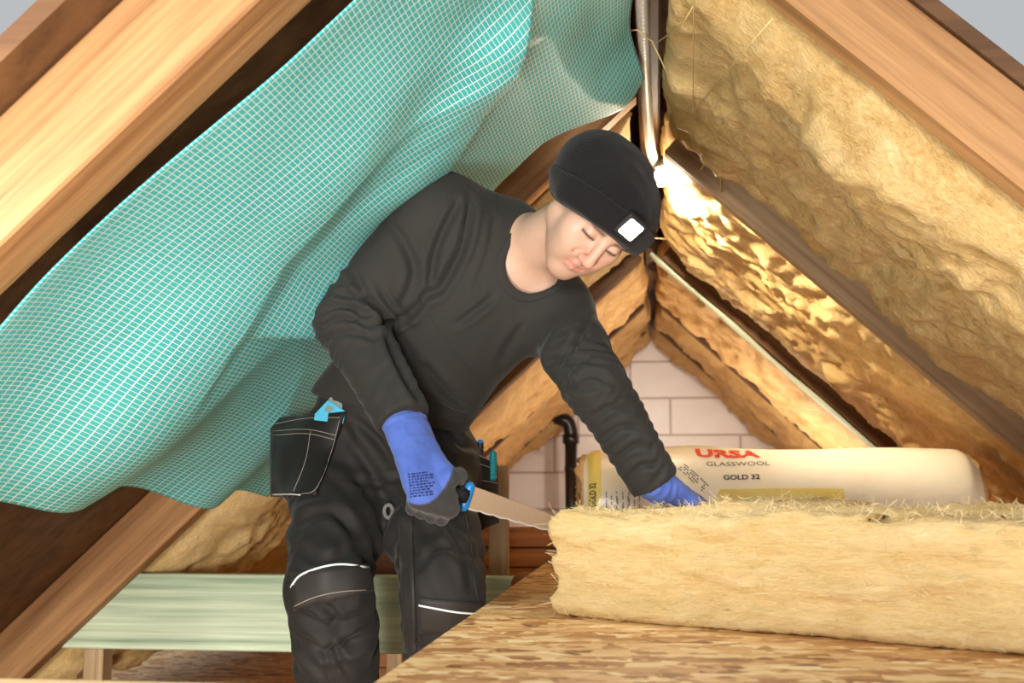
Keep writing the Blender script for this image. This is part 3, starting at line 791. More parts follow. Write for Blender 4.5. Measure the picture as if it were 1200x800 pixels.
# ------------------------------------------------------------------ the worker
Rsh, Lsh = P(510, 258, 2.38), P(650, 366, 2.47)
NB = P(614, 290, 2.43)
Rel, Rwr = P(410, 374, 2.36), P(474, 494, 2.25)
Lel, Lwr = P(700, 455, 2.29), P(770, 569, 2.34)
WC = P(456, 482, 2.60); UC = (Rsh+Lsh)/2
Rhip, Lhip = P(396, 548, 2.63), P(500, 552, 2.63)
Rkn, Lkn = P(387, 688, 2.33), P(519, 690, 2.37)
Ran, Lan = np.array((Rkn[0]-.01, 2.56, .09)), np.array((Lkn[0]-.015, 2.60, .09))
side = N(Lsh-Rsh); spine = N(UC-WC)
HC = P(700, 252, 2.22)                                   # head centre at ear level
HL = cr*.67+N(np.cross(cu, cr))*0; 
_toward = -ray(700, 252); _rt = N(cr-_toward*(cr@_toward)); _up = np.cross(_toward, _rt)
HL = N(_rt*.67-_toward*.52-_up*.53); HU = _rt*.743+_toward*.413+_up*.532; HU = N(HU-HL*(HU@HL)); HF = np.cross(HL, HU)
HM = np.stack([HL, HF, HU], 1)                            # columns: his left, forward, up
hl = lambda x, y, z: HC+HL*x+HF*y+HU*z
PO = np.array(((Ran[0]+Lan[0])/2, 2.5, 0.0))              # standing point

# right hand on the saw
GD = P(548, 582, 2.265); TIP = P(664, 619, 2.385); SA = N(TIP-GD)      # guard, blade tip, saw axis
sfr = N(-ray(520, 570)-SA*(-ray(520, 570)@SA)); sdn = np.cross(SA, sfr)
if sdn[2] > 0: sdn = -sdn
def hp(t, ang, r):                                        # around the handle: 0 front, 90 down, 180 behind
    a = math.radians(ang); return GD+SA*t+(sfr*math.cos(a)+sdn*math.sin(a))*r
R_F = [[hp(t-.006, 34, .054), hp(t, 86, .055), hp(t+.002, 150, .038), hp(t+.002, 220, .031)] for t in (-.040, -.062, -.084, -.105)]
R_FR = [(.0155, .0135, .0120, .0105), (.0160, .0140, .0122, .0108), (.0155, .0134, .0118, .0104), (.0145, .0122, .0108, .0096)]
ryh = N(R_F[1][0]-Rwr); 
R_T = [Rwr+ryh*.035+SA*.028+sfr*(-.005), hp(-.064, -28, .050), hp(-.036, -72, .036), hp(-.020, -125, .031)]
R_TR = (.020, .0175, .0145, .012)
# left hand pressed on the wool
lyh = N(P(826, 586, 2.46)-Lwr); lzh = N(np.array((.1, -.25, 1.))-lyh*(np.array((.1, -.25, 1.))@lyh)); lxh = N(np.cross(lyh, lzh))   # lxh: thumb side, towards the camera
LK = [Lwr+lyh*.098+lxh*o-lzh*.014 for o in (.032, .011, -.011, -.032)]
L_F = [[k, k+lyh*.036+lxh*s*.5-lzh*.004, k+lyh*.062+lxh*s-lzh*.012, k+lyh*.082+lxh*s*1.3-lzh*.024] for k, s in zip(LK, (.012, .004, -.004, -.012))]
L_T = [Lwr+lyh*.03+lxh*.026-lzh*.008, Lwr+lyh*.058+lxh*.052-lzh*.016, Lwr+lyh*.085+lxh*.062-lzh*.022, Lwr+lyh*.105+lxh*.064-lzh*.028]

# ---- body: one continuous skin, finest at the head
def axis(lo, hi, flo, fhi, fine, coarse):
    a = np.arange(lo, flo, coarse); b = np.arange(flo, fhi, fine); c = np.arange(fhi, hi+coarse, coarse); return np.concatenate([a, b, c])
def body():
    lo = np.minimum.reduce([Rel, Ran, Rkn, Rhip, Rwr, Lwr])-.2; hi = np.maximum.reduce([Lwr+.2, Rsh, HC, Lan])+.2; lo[2] = .0; hi[2] = HC[2]+.24
    f = Field(axis(lo[0], hi[0], HC[0]-.16, HC[0]+.13, .0032, .013), axis(lo[1], hi[1], HC[1]-.14, HC[1]+.22, .0032, .013), axis(lo[2], hi[2], HC[2]-.17, HC[2]+.16, .0032, .013))
    f.ecap(UC-spine*.07, WC, .135, .14, side, (.62, .7)); f.cone(Rsh, Lsh, .062, .062, .05)
    f.cone(Rsh, NB, .05, .055, .05); f.cone(Lsh, NB, .05, .055, .05)
    f.ecap(WC, (Rhip+Lhip)/2, .14, .15, side, .7)
    for h_, k_, a_ in ((Rhip, Rkn, Ran), (Lhip, Lkn, Lan)):
        f.chain([h_, k_, a_], (.085, .058, .038), .03); f.cone(a_-np.array((0, 0, .03)), a_+np.array((0, -.15, -.05)), .032, .026, .02)
    f.chain([Rsh, Rel, Rwr], (.055, .042, .029), .03); f.chain([Lsh, Lel, Lwr], (.055, .042, .029), .03)
    for k_, w_ in ((R_F, Rwr), (L_F, Lwr)):
        for c in k_:
            f.cone(w_, c[0], .016, .009, .012); f.chain(c, (.008, .0075, .007, .006), .004)
    f.chain([Rwr]+R_T, (.014, .010, .008, .0075, .007), .006); f.chain([Lwr]+L_T, (.014, .010, .008, .0075, .007), .006)
    # neck
    f.cone(hl(0, -.025, -.03), NB-spine*.03, .056, .066, .03)
    f.cone(hl(-.045, -.02, -.03), NB-spine*.02+(UC-NB)*.3+side*.02, .012, .014, .035)
    f.cone(NB, UC-spine*.1+N(np.cross(side, spine))*.055, .06, .07, .05)
    # head
    f.ell(hl(0, -.012, .036), HM, (.074, .093, .078), .02)
    f.ell(hl(0, .028, -.03), HM, (.062, .062, .078), .03)
    for s in (-1, 1):
        f.cone(hl(s*.054, -.004, -.052), hl(s*.016, .068, -.103), .017, .016, .03)
        f.cone(hl(s*.060, -.01, .0), hl(s*.054, -.004, -.052), .016, .016, .03)
        f.ell(hl(s*.047, .052, -.018), HM, (.024, .026, .02), .03)
        f.ell(hl(s*.030, .060, -.055), HM, (.027, .030, .034), .03)
        f.ell(hl(s*.078, -.012, -.008), HM, (.008, .02, .031), .008)
    f.ell(hl(0, .074, -.102), HM, (.021, .018, .017), .022)
    f.cone(hl(-.034, .078, .034), hl(.034, .078, .034), .015, .015, .02)
    for s in (-1, 1):
        f.ell(hl(s*.033, .101, .004), HM, (.021, .016, .014), .016, 'sub')
        f.ell(hl(s*.032, .0765, .006), HM, (.0145, .0145, .0135), .005)
        f.cone(hl(s*.019, .0885, .0015), hl(s*.047, .080, .0005), .0022, .0016, .004)
    f.cone(hl(0, .089, .018), hl(0, .112, -.029), .0085, .0105, .014)
    f.ell(hl(0, .113, -.033), HM, (.0115, .0105, .0095), .008)
    for s in (-1, 1):
        f.ell(hl(s*.0125, .1005, -.037), HM, (.0075, .0105, .0075), .007)
        f.ell(hl(s*.0065, .109, -.0435), HM, (.0032, .005, .003), .003, 'sub')
        f.cone(hl(s*.003, .0955, -.046), hl(s*.0045, .0975, -.056), .0028, .003, .006)
        f.cone(hl(s*.0, .0920, -.0620), hl(s*.014, .0890, -.0635), .0050, .0042, .006); f.cone(hl(s*.014, .0890, -.0635), hl(s*.031, .0725, -.0640), .0042, .0018, .007)
        f.cone(hl(s*.0, .0900, -.0735), hl(s*.013, .0875, -.0725), .0062, .0052, .006); f.cone(hl(s*.013, .0875, -.0725), hl(s*.029, .0730, -.0670), .0052, .0018, .007)
        f.cone(hl(s*.0, .0975, -.0675), hl(s*.016, .0940, -.0675), .0014, .0014, .003, 'sub'); f.cone(hl(s*.016, .0940, -.0675), hl(s*.034, .0760, -.0645), .0014, .0014, .004, 'sub')
        f.cone(hl(s*.024, .092, -.036), hl(s*.039, .078, -.060), .0014, .0012, .010, 'sub')
    V, F = f.mesh(); V = relax(V, F, 1, .35)
    q = (V-HC)@HM; X, Y, Z = q.T; ax_ = np.abs(X)
    lip = .8*np.exp(-((Z+.0675)/.0080)**4)*(Y > .070)*smooth01(.030-ax_, 0, .008)
    stub = smooth01(-Z, .03, .06)*smooth01(Y, -.02, .02)*(1-lip)*smooth01(q[:, 1]+.3, 0, .1)*(Z > -.16)
    stub = np.maximum(stub, .5*smooth01(-Z, .0, .03)*smooth01(-Y, -.03, .0)*(Z > -.1)*(ax_ > .04))
    lash = np.exp(-((Z+.0005-.0025*(1-((ax_-.033)/.015)**2))/.0034)**2)*(np.abs(ax_-.033) < .0165)*(Y > .072)*1.0
    brow = np.exp(-((Z-.026-.05*(ax_-.03))/.006)**2)*smooth01(ax_, .010, .018)*(1-smooth01(ax_, .045, .055))*(Y > .06)*.75
    blush = np.exp(-((ax_-.012)**2+(Z+.035)**2)/.018**2)*(Y > .09)+.35*np.exp(-((ax_-.045)**2+(Z+.025)**2)/.02**2)*(Y > .03)
    o = mesh_obj('person', V, F, MT['skin'], origin=tuple(PO), attrs={'lip': lip, 'stubble': stub, 'lash': np.maximum(lash, brow), 'blush': np.clip(blush, 0, 1)})
    return tag(o, 'worker in dark clothes and lamp beanie, bent over, sawing the wool slab', 'person')
man = body()

def view_fold(V, n, pts, wd, depth, ridge=.6, off=1.7):
    """press a crease (and the swell beside it) into cloth along a line seen from the front"""
    pr = project(V); c = catmull(pts, 5); d, t = seg_dist(pr, c)
    front = smooth01(-(n@cf), .05, .4); e = np.sin(np.pi*np.clip(t*.94+.03, 0, 1))**.5
    return n*(front*e*(-depth*np.exp(-(d/wd)**2)+ridge*depth*np.exp(-((d-off*wd)/wd)**2)))[:, None]

def ring_folds(V, n, a, b, lam, amp, r, seed, lo=0, hi=1, tilt=.6):
    """wrinkles across a sleeve or a trouser leg"""
    ba = b-a; L = np.linalg.norm(ba); d, t = seg_dist(V, [a, b]); u = frame(ba, (.2, .9, .3)); q = V-a
    ph = np.arctan2(q@u[:, 1], q@u[:, 2]); wv = t*L/lam+tilt*np.sin(ph+seed)+.9*vnoise(np.stack([t*L/lam*.5, np.cos(ph)*1.3, np.sin(ph)*1.3], -1), seed)
    k = smooth01(t, lo-.05, lo+.08)*(1-smooth01(t, hi-.08, hi+.05))*(d < r*1.35)
    m = .5+.5*vnoise(np.stack([t*6, np.cos(ph)*1.6, np.sin(ph)*1.6+seed], -1), seed+2)
    w_ = np.sin(2*np.pi*wv); w_ = w_*(.6+.4*np.abs(w_)); return n*(amp*k*m*w_)[:, None]

# ---- sweater
NECK = (NB-spine*.050+N(np.cross(side, spine))*.045+side*.024, hl(0, -.02, -.03))
def trunk(f):
    f.ecap(UC-spine*.06, WC-spine*.04, .160, .176, side, (.66, .74), .03)
    f.cone(Rsh+spine*.012, Lsh-spine*.005, .083, .077, .06); f.cone(Rsh, NB, .078, .064, .06); f.cone(P(540, 262, 2.42), P(594, 268, 2.46), .082, .070, .05); f.cone(Lsh, NB, .068, .062, .05)
    f.ell(UC-spine*.12+N(np.cross(side, spine))*.04, np.stack([side, N(np.cross(side, spine)), spine], 1), (.15, .085, .13), .06)
    mid = Rsh+(Rel-Rsh)*.55
    f.cone(Rsh, mid, .092, .082, .05)
    f.cone(mid, Rel, .082, .075, .02); f.cone(Rel, Rwr-N(Rwr-Rel)*.012, .074, .056, .012)
    mid = Lsh+(Lel-Lsh)*.5
    f.cone(Lsh, mid, .077, .070, .045); f.cone(mid, Lel, .070, .063, .02); f.cone(Lel, Lwr-N(Lwr-Lel)*.008, .064, .053, .012)
def sweater():
    pts = np.array([Rel, Rwr, Lwr, Lel, Rsh, Lsh, WC, UC]); lo = pts.min(0)-.16; hi = pts.max(0)+.14
    h_ = .0052; f = Field(*[np.arange(lo[i], hi[i], h_) for i in range(3)])
    trunk(f)
    base = f.v.copy()
    nrm = N(cr*-.25-cu*.97); hp_ = P(455, 482, 2.6)
    f.op(lambda p: (-(p-hp_)@nrm), lo, hi, .0, 'sub') if False else None
    p = f.pts((slice(None),)*3); arm = np.minimum(np.linalg.norm(p-np.clip(p, Rwr-.09, Rwr+.09), axis=-1), 9) > 0
    cut = ((p-hp_)@nrm)
    # hem: cut the trunk only, not the sleeves
    dS = np.full(f.v.shape, 9., np.float32)
    for a, b in ((Rsh, Rel), (Rel, Rwr), (Lsh, Lel), (Lel, Lwr)):
        ba = b-a; q = p-a; t = np.clip(q@ba/(ba@ba), 0, 1); dS = np.minimum(dS, np.linalg.norm(q-t[..., None]*ba, axis=-1)-.085)
    f.v = np.where(dS > 0.0, np.maximum(f.v, cut.astype(np.float32)), f.v)
    # sleeve ends
    for a, b in ((Rel, Rwr), (Lel, Lwr)):
        d_ = N(b-a); e = b-d_*.004; m = (np.linalg.norm(p-b, axis=-1) < .085); f.v = np.where(m, np.maximum(f.v, ((p-e)@d_).astype(np.float32)), f.v)
    a, b = NECK; body_v = f.v.copy()
    f.cone(a, b, .066, .064, .006, 'sub')
    V, F = f.mesh(); V = relax(V, F, 2, .5); n = normals(V, F)
    D = ring_folds(V, n, Rel, Rwr, .030, .004, .075, 3, 0.0, .42)+ring_folds(V, n, Rel, Rwr, .04, .002, .075, 6, 0.3, .95)
    D = D+ring_folds(V, n, Rsh, Rel, .04, .008, .09, 5, .66, 1.0, .5)
    D = D+ring_folds(V, n, Lel, Lwr, .026, .0036, .065, 7, 0, 1, .5)+ring_folds(V, n, Lsh, Lel, .035, .006, .08, 9, .55, 1.0, .5)
    D = D+n*(.004*fbm(V*np.array((9, 9, 6)), 2, 4))[:, None]
    folds = [([(551, 232), (550, 252), (541, 292), (515, 338), (498, 345)], 5.5, .013), ([(537, 238), (520, 270), (508, 305), (505, 338)], 5, .010), ([(580, 255), (574, 298), (556, 340)], 5, .006),
             ([(600, 326), (572, 352), (536, 380)], 4.5, .007), ([(455, 258), (474, 286), (486, 322), (470, 366)], 6, .007), ([(372, 372), (402, 358), (442, 378)], 4, .008), ([(372, 386), (404, 372), (440, 384)], 4, .008),
             ([(374, 402), (406, 390), (438, 396)], 4, .007), ([(392, 345), (425, 350), (452, 374)], 4.5, .009), ([(414, 320), (425, 342), (452, 372), (462, 376)], 5, .008), ([(500, 345), (478, 370), (452, 380), (444, 378)], 5.5, .014),
             ([(452, 382), (462, 415), (482, 455), (500, 478)], 5.5, .012), ([(692, 372), (672, 405), (646, 424)], 4.5, .009), ([(646, 425), (682, 424), (716, 428)], 4, .006), ([(622, 372), (600, 400), (585, 430)], 6, .004),
             ([(645, 380), (632, 405), (620, 425)], 5, .004), ([(500, 430), (525, 460), (552, 480)], 5, .007), ([(490, 455), (520, 478), (555, 490)], 5, .007), ([(655, 437), (675, 455), (705, 450)], 4.5, .006),
             ([(668, 452), (695, 440), (722, 452)], 4, .006), ([(690, 492), (715, 476), (738, 478)], 4, .005), ([(705, 515), (728, 500), (752, 502)], 4, .005), ([(720, 540), (742, 522), (764, 525)], 4, .005), ([(735, 562), (752, 545), (772, 546)], 4, .005)]
    for pts_, wd, dp in folds: D = D+view_fold(V, n, pts_, wd, dp*1.4)
    cap = np.linalg.norm(D, axis=1, keepdims=True); dn, _ = seg_dist(V, [a, b]); D = D*(np.minimum(1, .028/(cap+1e-9))*smooth01(dn, .09, .12)[:, None]); V = V+D; V = relax(V, F, 1, .2)
    o = mesh_obj('sweater', V, F, MT['sweater'], man)
    # ribbed collar round the neck opening
    g = Field(*[np.arange(NB[i]-.17, NB[i]+.15, .0027) for i in range(3)]); trunk(g); p = g.pts((slice(None),)*3); bv = g.v.copy()
    ba = b-a; q = p-a; t = np.clip(q@ba/(ba@ba), -.6, 1); dc = np.linalg.norm(q-t[..., None]*ba, axis=-1)-(.066-.002*t)
    u_ = np.abs(bv)-.0035; w_ = np.abs(dc-.006)-.0095; k = .006; h_ = np.maximum(k-np.abs(u_-w_), 0)/k
    g.v = (np.maximum(u_, w_)+h_*h_*k*.25).astype(np.float32); g.v = np.where(((p-a)@N(b-a) > -.05) & (np.linalg.norm(p-NB, axis=-1) < .16), g.v, 1.0).astype(np.float32)
    CV, CF = g.mesh(); CV = relax(CV, CF, 2, .5); mesh_obj('collar', CV, CF, MT['sweater_rib'], o)
    return o, V, F
sw, swV, swF = sweater()

# ---- trousers
def trousers():
    lo = np.array((min(Rhip[0], Rkn[0])-.24, 2.1, .05)); hi = np.array((Lhip[0]+.28, 2.92, 1.06)); f = Field(*[np.arange(lo[i], hi[i], .0062) for i in range(3)])
    f.ecap(Rhip+np.array((-.03, .01, .01)), Lhip+np.array((.02, .01, .01)), .118, .115, np.array((0, 0, 1.)), .98, .03)
    f.ecap((Rhip+Lhip)/2+np.array((0, 0, .0)), WC+spine*.0, .175, .165, side, (.68, .7), .05)
    for h_, k_, a_, s in ((Rhip, Rkn, Ran, 0), (Lhip, Lkn, Lan, 1)):
        m1 = (k_*.62+h_*.38); f.cone(h_, m1, .118, .097, .04); f.cone(m1, k_, .097, .087, .02); f.cone(k_, k_+(a_-k_)*.3, .088, .085, .02); f.cone(k_+(a_-k_)*.3, a_+np.array((0, 0, .02)), .085, .078, .02)
    p = f.pts((slice(None),)*3); nrm = N(cr*.25+cu*.97); q0 = P(455, 462, 2.6); f.v = np.maximum(f.v, ((p-q0)@nrm).astype(np.float32)); f.v = np.maximum(f.v, .085-p[..., 2].astype(np.float32))
    V, F = f.mesh(); V = relax(V, F, 2, .5); n = normals(V, F); D = n*(.008*fbm(V*np.array((9, 9, 6)), 3, 14)-.006*np.abs(vnoise(V*np.array((16, 16, 9)), 44)))[:, None]
    for h_, k_, a_, sd in ((Rhip, Rkn, Ran, 4), (Lhip, Lkn, Lan, 11)):
        D = D+ring_folds(V, n, h_, k_, .10, .007, .12, sd, .25, 1.0, 1.4)+ring_folds(V, n, k_, a_, .085, .010, .1, sd+1, .1, 1, 1.5)
    for pts_, wd, dp in [([(400, 500), (440, 560), (455, 600)], 6, .008), ([(350, 610), (385, 600), (420, 625)], 7, .010), ([(340, 640), (380, 655), (425, 640)], 6, .009), ([(410, 560), (440, 566), (470, 560)], 5, .008),
                         ([(345, 720), (385, 735), (425, 720)], 6, .012), ([(350, 750), (385, 765), (430, 745)], 6, .013), ([(360, 700), (395, 725), (380, 745)], 5, .008), ([(520, 610), (545, 650), (555, 690)], 6, .008), ([(490, 665), (520, 640), (545, 660)], 5, .007),
                         ([(415, 490), (445, 520), (460, 545)], 5, .008), ([(525, 500), (540, 520), (560, 525)], 5, .008)]:
        D = D+view_fold(V, n, pts_, wd, dp)
    V = relax(V+D, F, 1, .3); o = mesh_obj('trousers', V, F, MT['trouser'], man); return o, V, F
tr, trV, trF = trousers()
BT = BVHTree.FromPolygons(trV.tolist(), trF.tolist()); BS = BVHTree.FromPolygons(swV.tolist(), swF.tolist())

def cast(bvh, px, py, off=0.0, fallback=None):
    d = ray(px, py); hits = [b.ray_cast(Vector(CAM), Vector(d)) for b in (bvh if isinstance(bvh, tuple) else (bvh,))]
    hit = min(hits, key=lambda q: q[3] if q[0] is not None else 1e9)
    if hit[0] is None: return fallback, None
    nn = np.array(hit[1]); nn = nn if nn@d < 0 else -nn
    return np.array(hit[0])+nn*off, nn
def seam(name, bvh, pts, r, mat, parent, off=0.0, step=5, dash=None):
    c = catmull(pts, step); q = []
    for a in c:
        h_, _ = cast(bvh, a[0], a[1], off)
        if h_ is not None: q.append(h_)
    if len(q) < 3: return None
    q = np.array(q); q[1:-1] = (q[:-2]+q[1:-1]*2+q[2:])/4
    V, F = tube(q, r, 6)
    return mesh_obj(name, V, F, mat, parent)
def patch(name, bvh, quad, nu, nv, off, thick, mat, parent, bulge=0.0):
    """a cloth panel sewn on: corners TL TR BR BL in view, laid on the surface behind"""
    tl, tr_, br, bl = [np.array(a, float) for a in quad]; G = np.zeros((nu, nv, 3)); ok = np.ones((nu, nv), bool)
    for i in range(nu):
        for j in range(nv):
            u, v = i/(nu-1), j/(nv-1); a = (tl*(1-u)+tr_*u)*(1-v)+(bl*(1-u)+br*u)*v; h_, nn = cast(bvh, a[0], a[1], off)
            if h_ is None: ok[i, j] = False
            else: G[i, j] = h_
    for i in range(nu):                                   # fill misses from the nearest hit of the row
        for j in range(nv):
            if not ok[i, j]:
                ks = [k for k in range(nu) if ok[k, j]]
                k = min(ks, key=lambda k: abs(k-i)) if ks else None
                if k is None: G[i, j] = G[i, j-1]; continue
                u, v = i/(nu-1), j/(nv-1); a = (tl*(1-u)+tr_*u)*(1-v)+(bl*(1-u)+br*u)*v; G[i, j] = P(a[0], a[1], G[k, j][1]+.012*abs(k-i))
    for _ in range(4):
        H = G.copy(); H[1:-1, 1:-1] = (G[:-2, 1:-1]+G[2:, 1:-1]+G[1:-1, :-2]+G[1:-1, 2:]+4*G[1:-1, 1:-1])/8; G = H
    U, W = np.meshgrid(np.linspace(0, 1, nu), np.linspace(0, 1, nv), indexing='ij')
    G = G-cf*(thick+bulge*np.sin(np.pi*U)*np.sin(np.pi*W))[..., None]*1.0 if bulge else G-cf*thick
    B = G+cf*(thick+.012); V, F = slab_from_grid(G, B)
    o = mesh_obj(name, V, F, mat, parent); f4 = np.array([f for f in F]); return o, BVHTree.FromPolygons(V.tolist(), [list(f) for f in F])

# knee pockets with reflective piping
kp, kb = patch('knee_pocket', BT, [(342, 672), (432, 661), (436, 692), (346, 714)], 16, 8, .004, .004, MT['trouser_panel'], tr)
seam('reflective_piping', (kb, BT), [(341, 688), (352, 674), (375, 665), (402, 661), (432, 665)], .0024, MT['piping'], tr, .0012)
seam('stitching', kb, [(345, 710), (370, 699), (400, 693), (432, 691)], .0011, MT['stitch'], tr, .0008)
kp2, kb2 = patch('knee_pocket', BT, [(490, 699), (562, 706), (566, 745), (492, 740)], 14, 8, .004, .004, MT['trouser_panel'], tr)
seam('reflective_piping', (kb2, BT), [(491, 709), (512, 713), (535, 717), (562, 719)], .0022, MT['piping'], tr, .0012)
pn, pb = patch('side_panel', BT, [(468, 606), (484, 606), (489, 764), (474, 764)], 5, 24, .003, .003, MT['trouser_panel'], tr)
seam('side_seam', BT, [(545, 600), (552, 640), (556, 680), (562, 710)], .0018, MT['seam'], tr, .0008, 8)
a_ = np.linspace(0, 2*math.pi, 20); lp_, _ = cast(BT, 458, 600, .006)
V, F = tube(np.array([lp_+cr*.009*math.cos(q)-cf*.006+cu*.014*math.sin(q) for q in a_]), .0045, 8, .4, up=-cf); mesh_obj('webbing_loop', V, F, MT['trouser_grey'], tr)
# holster pocket over his right hip
hpk, hb = patch('holster_pocket', BT, [(318, 490), (407, 482), (372, 582), (318, 581)], 18, 14, .006, .014, MT['pocket'], tr, .006)
for pts_ in ([(320, 497), (360, 490), (404, 489)], [(320, 505), (360, 503), (398, 511)], [(320, 510), (360, 508), (396, 516)], [(398, 492), (388, 530), (371, 572), (352, 579)], [(403, 492), (393, 532), (374, 576), (354, 581)], [(364, 505), (358, 540), (344, 576)]):
    seam('stitching', hb, pts_, .0008, MT['stitch'], tr, .0006, 8)
seam('pocket_hem', hb, [(320, 579), (340, 579), (352, 580)], .0016, MT['piping'], tr, .001, 8)
# belt loop and pouch on his left hip
pc = P(572, 572, 2.66); pouch_quad = [P(556, 531, 2.60), P(583, 543, 2.66), P(585, 612, 2.68), P(562, 622, 2.62)]
def pouch():
    n = 10; G = np.zeros((n, n, 3))
    for i in range(n):
        for j in range(n):
            u, v = i/(n-1), j/(n-1); G[i, j] = (pouch_quad[0]*(1-u)+pouch_quad[1]*u)*(1-v)+(pouch_quad[3]*(1-u)+pouch_quad[2]*u)*v-np.array((0, .012, 0))*math.sin(math.pi*u)*(.4+.6*math.sin(math.pi*v))
    B = G+np.array((-.03, .05, 0)); V, F = slab_from_grid(G, B); o = mesh_obj('tool_pouch', V, F, MT['pocket'], tr)
    for v in (.03, .2, .42, .6):
        q = np.array([G[i, min(n-1, int(v*(n-1)))]-np.array((0, .0012, 0)) for i in range(n)]); TV, TF = tube(q, .0008, 5); mesh_obj('stitching', TV, TF, MT['stitch'], tr)
    return o
pouch()
for nm, px, py, L, r_, mat, lab in (('pencil_tool', 563, 532, .05, .0085, 'dark_tool', 'dark tool handle with a blue end standing in the hip pouch'), ('teal_tool', 578, 541, .05, .0095, 'teal_tool', 'ribbed teal tool handle standing in the hip pouch')):
    b_ = P(px-1, py+22, 2.645); t_ = P(px, py-(17 if nm == 'pencil_tool' else 13), 2.645); d_ = N(t_-b_); L = np.linalg.norm(t_-b_)
    root = empty(nm.replace('pencil_tool', 'hand_tool').replace('teal_tool', 'hand_tool'), b_); tag(root, lab, 'tool', 'hand tools in the hip pouch')
    prof = [(0, r_*.8)]+[(L*.1+L*.78*k/24, r_*(1+.10*(1 if k % 4 < 2 else -1))) for k in range(25)]+[(L*.9, r_*.9)]
    V, F = lathe(prof, b_, d_, 14); mesh_obj('handle', V, F, MT[mat], root)
    V, F = lathe([(L*.9, r_*.85), (L*.95, r_*.85), (L, r_*.55)], b_, d_, 14); mesh_obj('end_cap', V, F, MT['blue_plastic' if mat == 'dark_tool' else 'teal_tool'], root)
# folding knife in the holster pocket
def knife():
    c0, nn = cast(hb, 386, 492, -.004); 
    if c0 is None: c0 = P(386, 492, 2.45)
    Yk = c0[1]+.004; pts_ = [(369, 485), (383, 468), (405, 482), (400, 490), (388, 490)]
    def prism(poly, y0, y1):
        A = [P(x, y, y0) for x, y in poly]; B = [P(x, y, y1) for x, y in poly]; m = len(poly)
        return np.array(A+B), [tuple(range(m)), tuple(range(2*m-1, m-1, -1))]+[(k, k+m, (k+1) % m+m, (k+1) % m) for k in range(m)]
    root = empty('folding_knife', P(388, 490, Yk)); tag(root, 'turquoise folding knife sticking out of the holster pocket', 'knife')
    V, F = prism([(368, 492), (369, 485), (384, 469), (405, 482), (402, 496)], Yk-.006, Yk+.006); mesh_obj('grip', V, F, MT['turquoise'], root, smooth=False)
    V, F = prism([(379, 481), (384, 474), (391, 478), (387, 484)], Yk-.0075, Yk-.005); mesh_obj('inset', V, F, MT['greengrey'], root, smooth=False)
    V, F = prism([(384, 470), (387, 465), (401, 473), (401, 479)], Yk-.002, Yk+.008); mesh_obj('blade_back', V, F, MT['greengrey'], root, smooth=False)
knife()
# sweater seams
seam('seam', BS, [(490, 350), (512, 382), (535, 412), (553, 437)], .0009, MT['seam'], sw, .0, 8)
seam('seam', BS, [(549, 214), (551, 232), (556, 242), (572, 250), (582, 258)], .0009, MT['seam'], sw, .0, 8)
seam('seam', BS, [(580, 212), (583, 232), (582, 257)], .0009, MT['seam'], sw, .0, 8)

# ---- boots
for a_ in (Ran, Lan):
    f = Field(np.arange(a_[0]-.1, a_[0]+.1, .006), np.arange(a_[1]-.28, a_[1]+.14, .006), np.arange(-.01, .24, .006))
    f.cone(a_+np.array((0, .02, .09)), a_+np.array((0, .02, -.03)), .056, .052, .02); f.ecap(a_+np.array((0, .03, -.045)), a_+np.array((0, -.17, -.045)), .046, .05, np.array((1., 0, 0)), .85, .03)
    p = f.pts((slice(None),)*3); f.v = np.maximum(f.v, .022-p[..., 2].astype(np.float32)); V, F = f.mesh(); bo = mesh_obj('boot', relax(V, F, 1), F, MT['boot'], man)
    f.v = np.full_like(f.v, 1.0); f.ecap(a_+np.array((0, .03, -.06)), a_+np.array((0, -.17, -.06)), .052, .056, np.array((1., 0, 0)), .9, .03); f.v = np.maximum(f.v, np.maximum(p[..., 2]-.026, .0-p[..., 2]).astype(np.float32)); V, F = f.mesh(); mesh_obj('sole', V, F, MT['sole'], bo)

# ---- beanie (built in the head's own frame)
def beanie():
    f = Field(np.arange(-.165, .14, .0036), np.arange(-.17, .15, .0036), np.arange(-.08, .22, .0036)); p = f.pts((slice(None),)*3)
    f.ell((-.017, -.020, .036), None, (.115, .120, .083), .02); f.ell((-.020, -.062, .052), None, (.092, .082, .070), .05); f.ell((-.004, .012, .052), None, (.086, .094, .066), .04)
    shell = f.v.copy()
    edge = lambda q: q[..., 2]-(-.036+.70*np.clip(q[..., 1], -.1, .12))
    e = edge(p); f.v = np.maximum(shell, -(e-.004)).astype(np.float32)
    V, F = f.mesh(); V = relax(V, F, 1, .4)
    V = V+normals(V, F)*(.003*fbm(V*20, 2, 6))[:, None]
    def put(name, V, parent):
        ang = np.arctan2(V[:, 0], V[:, 1]); return mesh_obj(name, HC+V@HM.T, F, MT['beanie'], parent, attrs={'uvw': np.stack([ang, V[:, 2], 0*ang], -1)}), V
    o, _ = put('beanie', V, man)
    g = Field(f.xs, f.ys, f.zs); r0 = np.abs(e-.036)-.032
    d = np.maximum(shell-.009, r0); k = .010; h_ = np.maximum(k-np.abs(shell-.009-r0), 0)/k; g.v = (d+h_*h_*k*.25).astype(np.float32)
    V, F = g.mesh(); V = relax(V, F, 2, .5); V = V+normals(V, F)*(.0025*fbm(V*22, 2, 8))[:, None]
    ang = np.arctan2(V[:, 0], V[:, 1]); W = HC+V@HM.T
    c = mesh_obj('cuff', W, F, MT['beanie'], o, attrs={'uvw': np.stack([ang, V[:, 2], 0*ang], -1)})
    return o, c, BVHTree.FromPolygons(W.tolist(), F.tolist())
bn, cuff, BC = beanie()
lc, ln = cast(BC, 739, 268, 0.0)
if lc is None: lc = hl(0, .125, .07); ln = HF
ln = N(ln*.5+HF*.6+HU*.0)
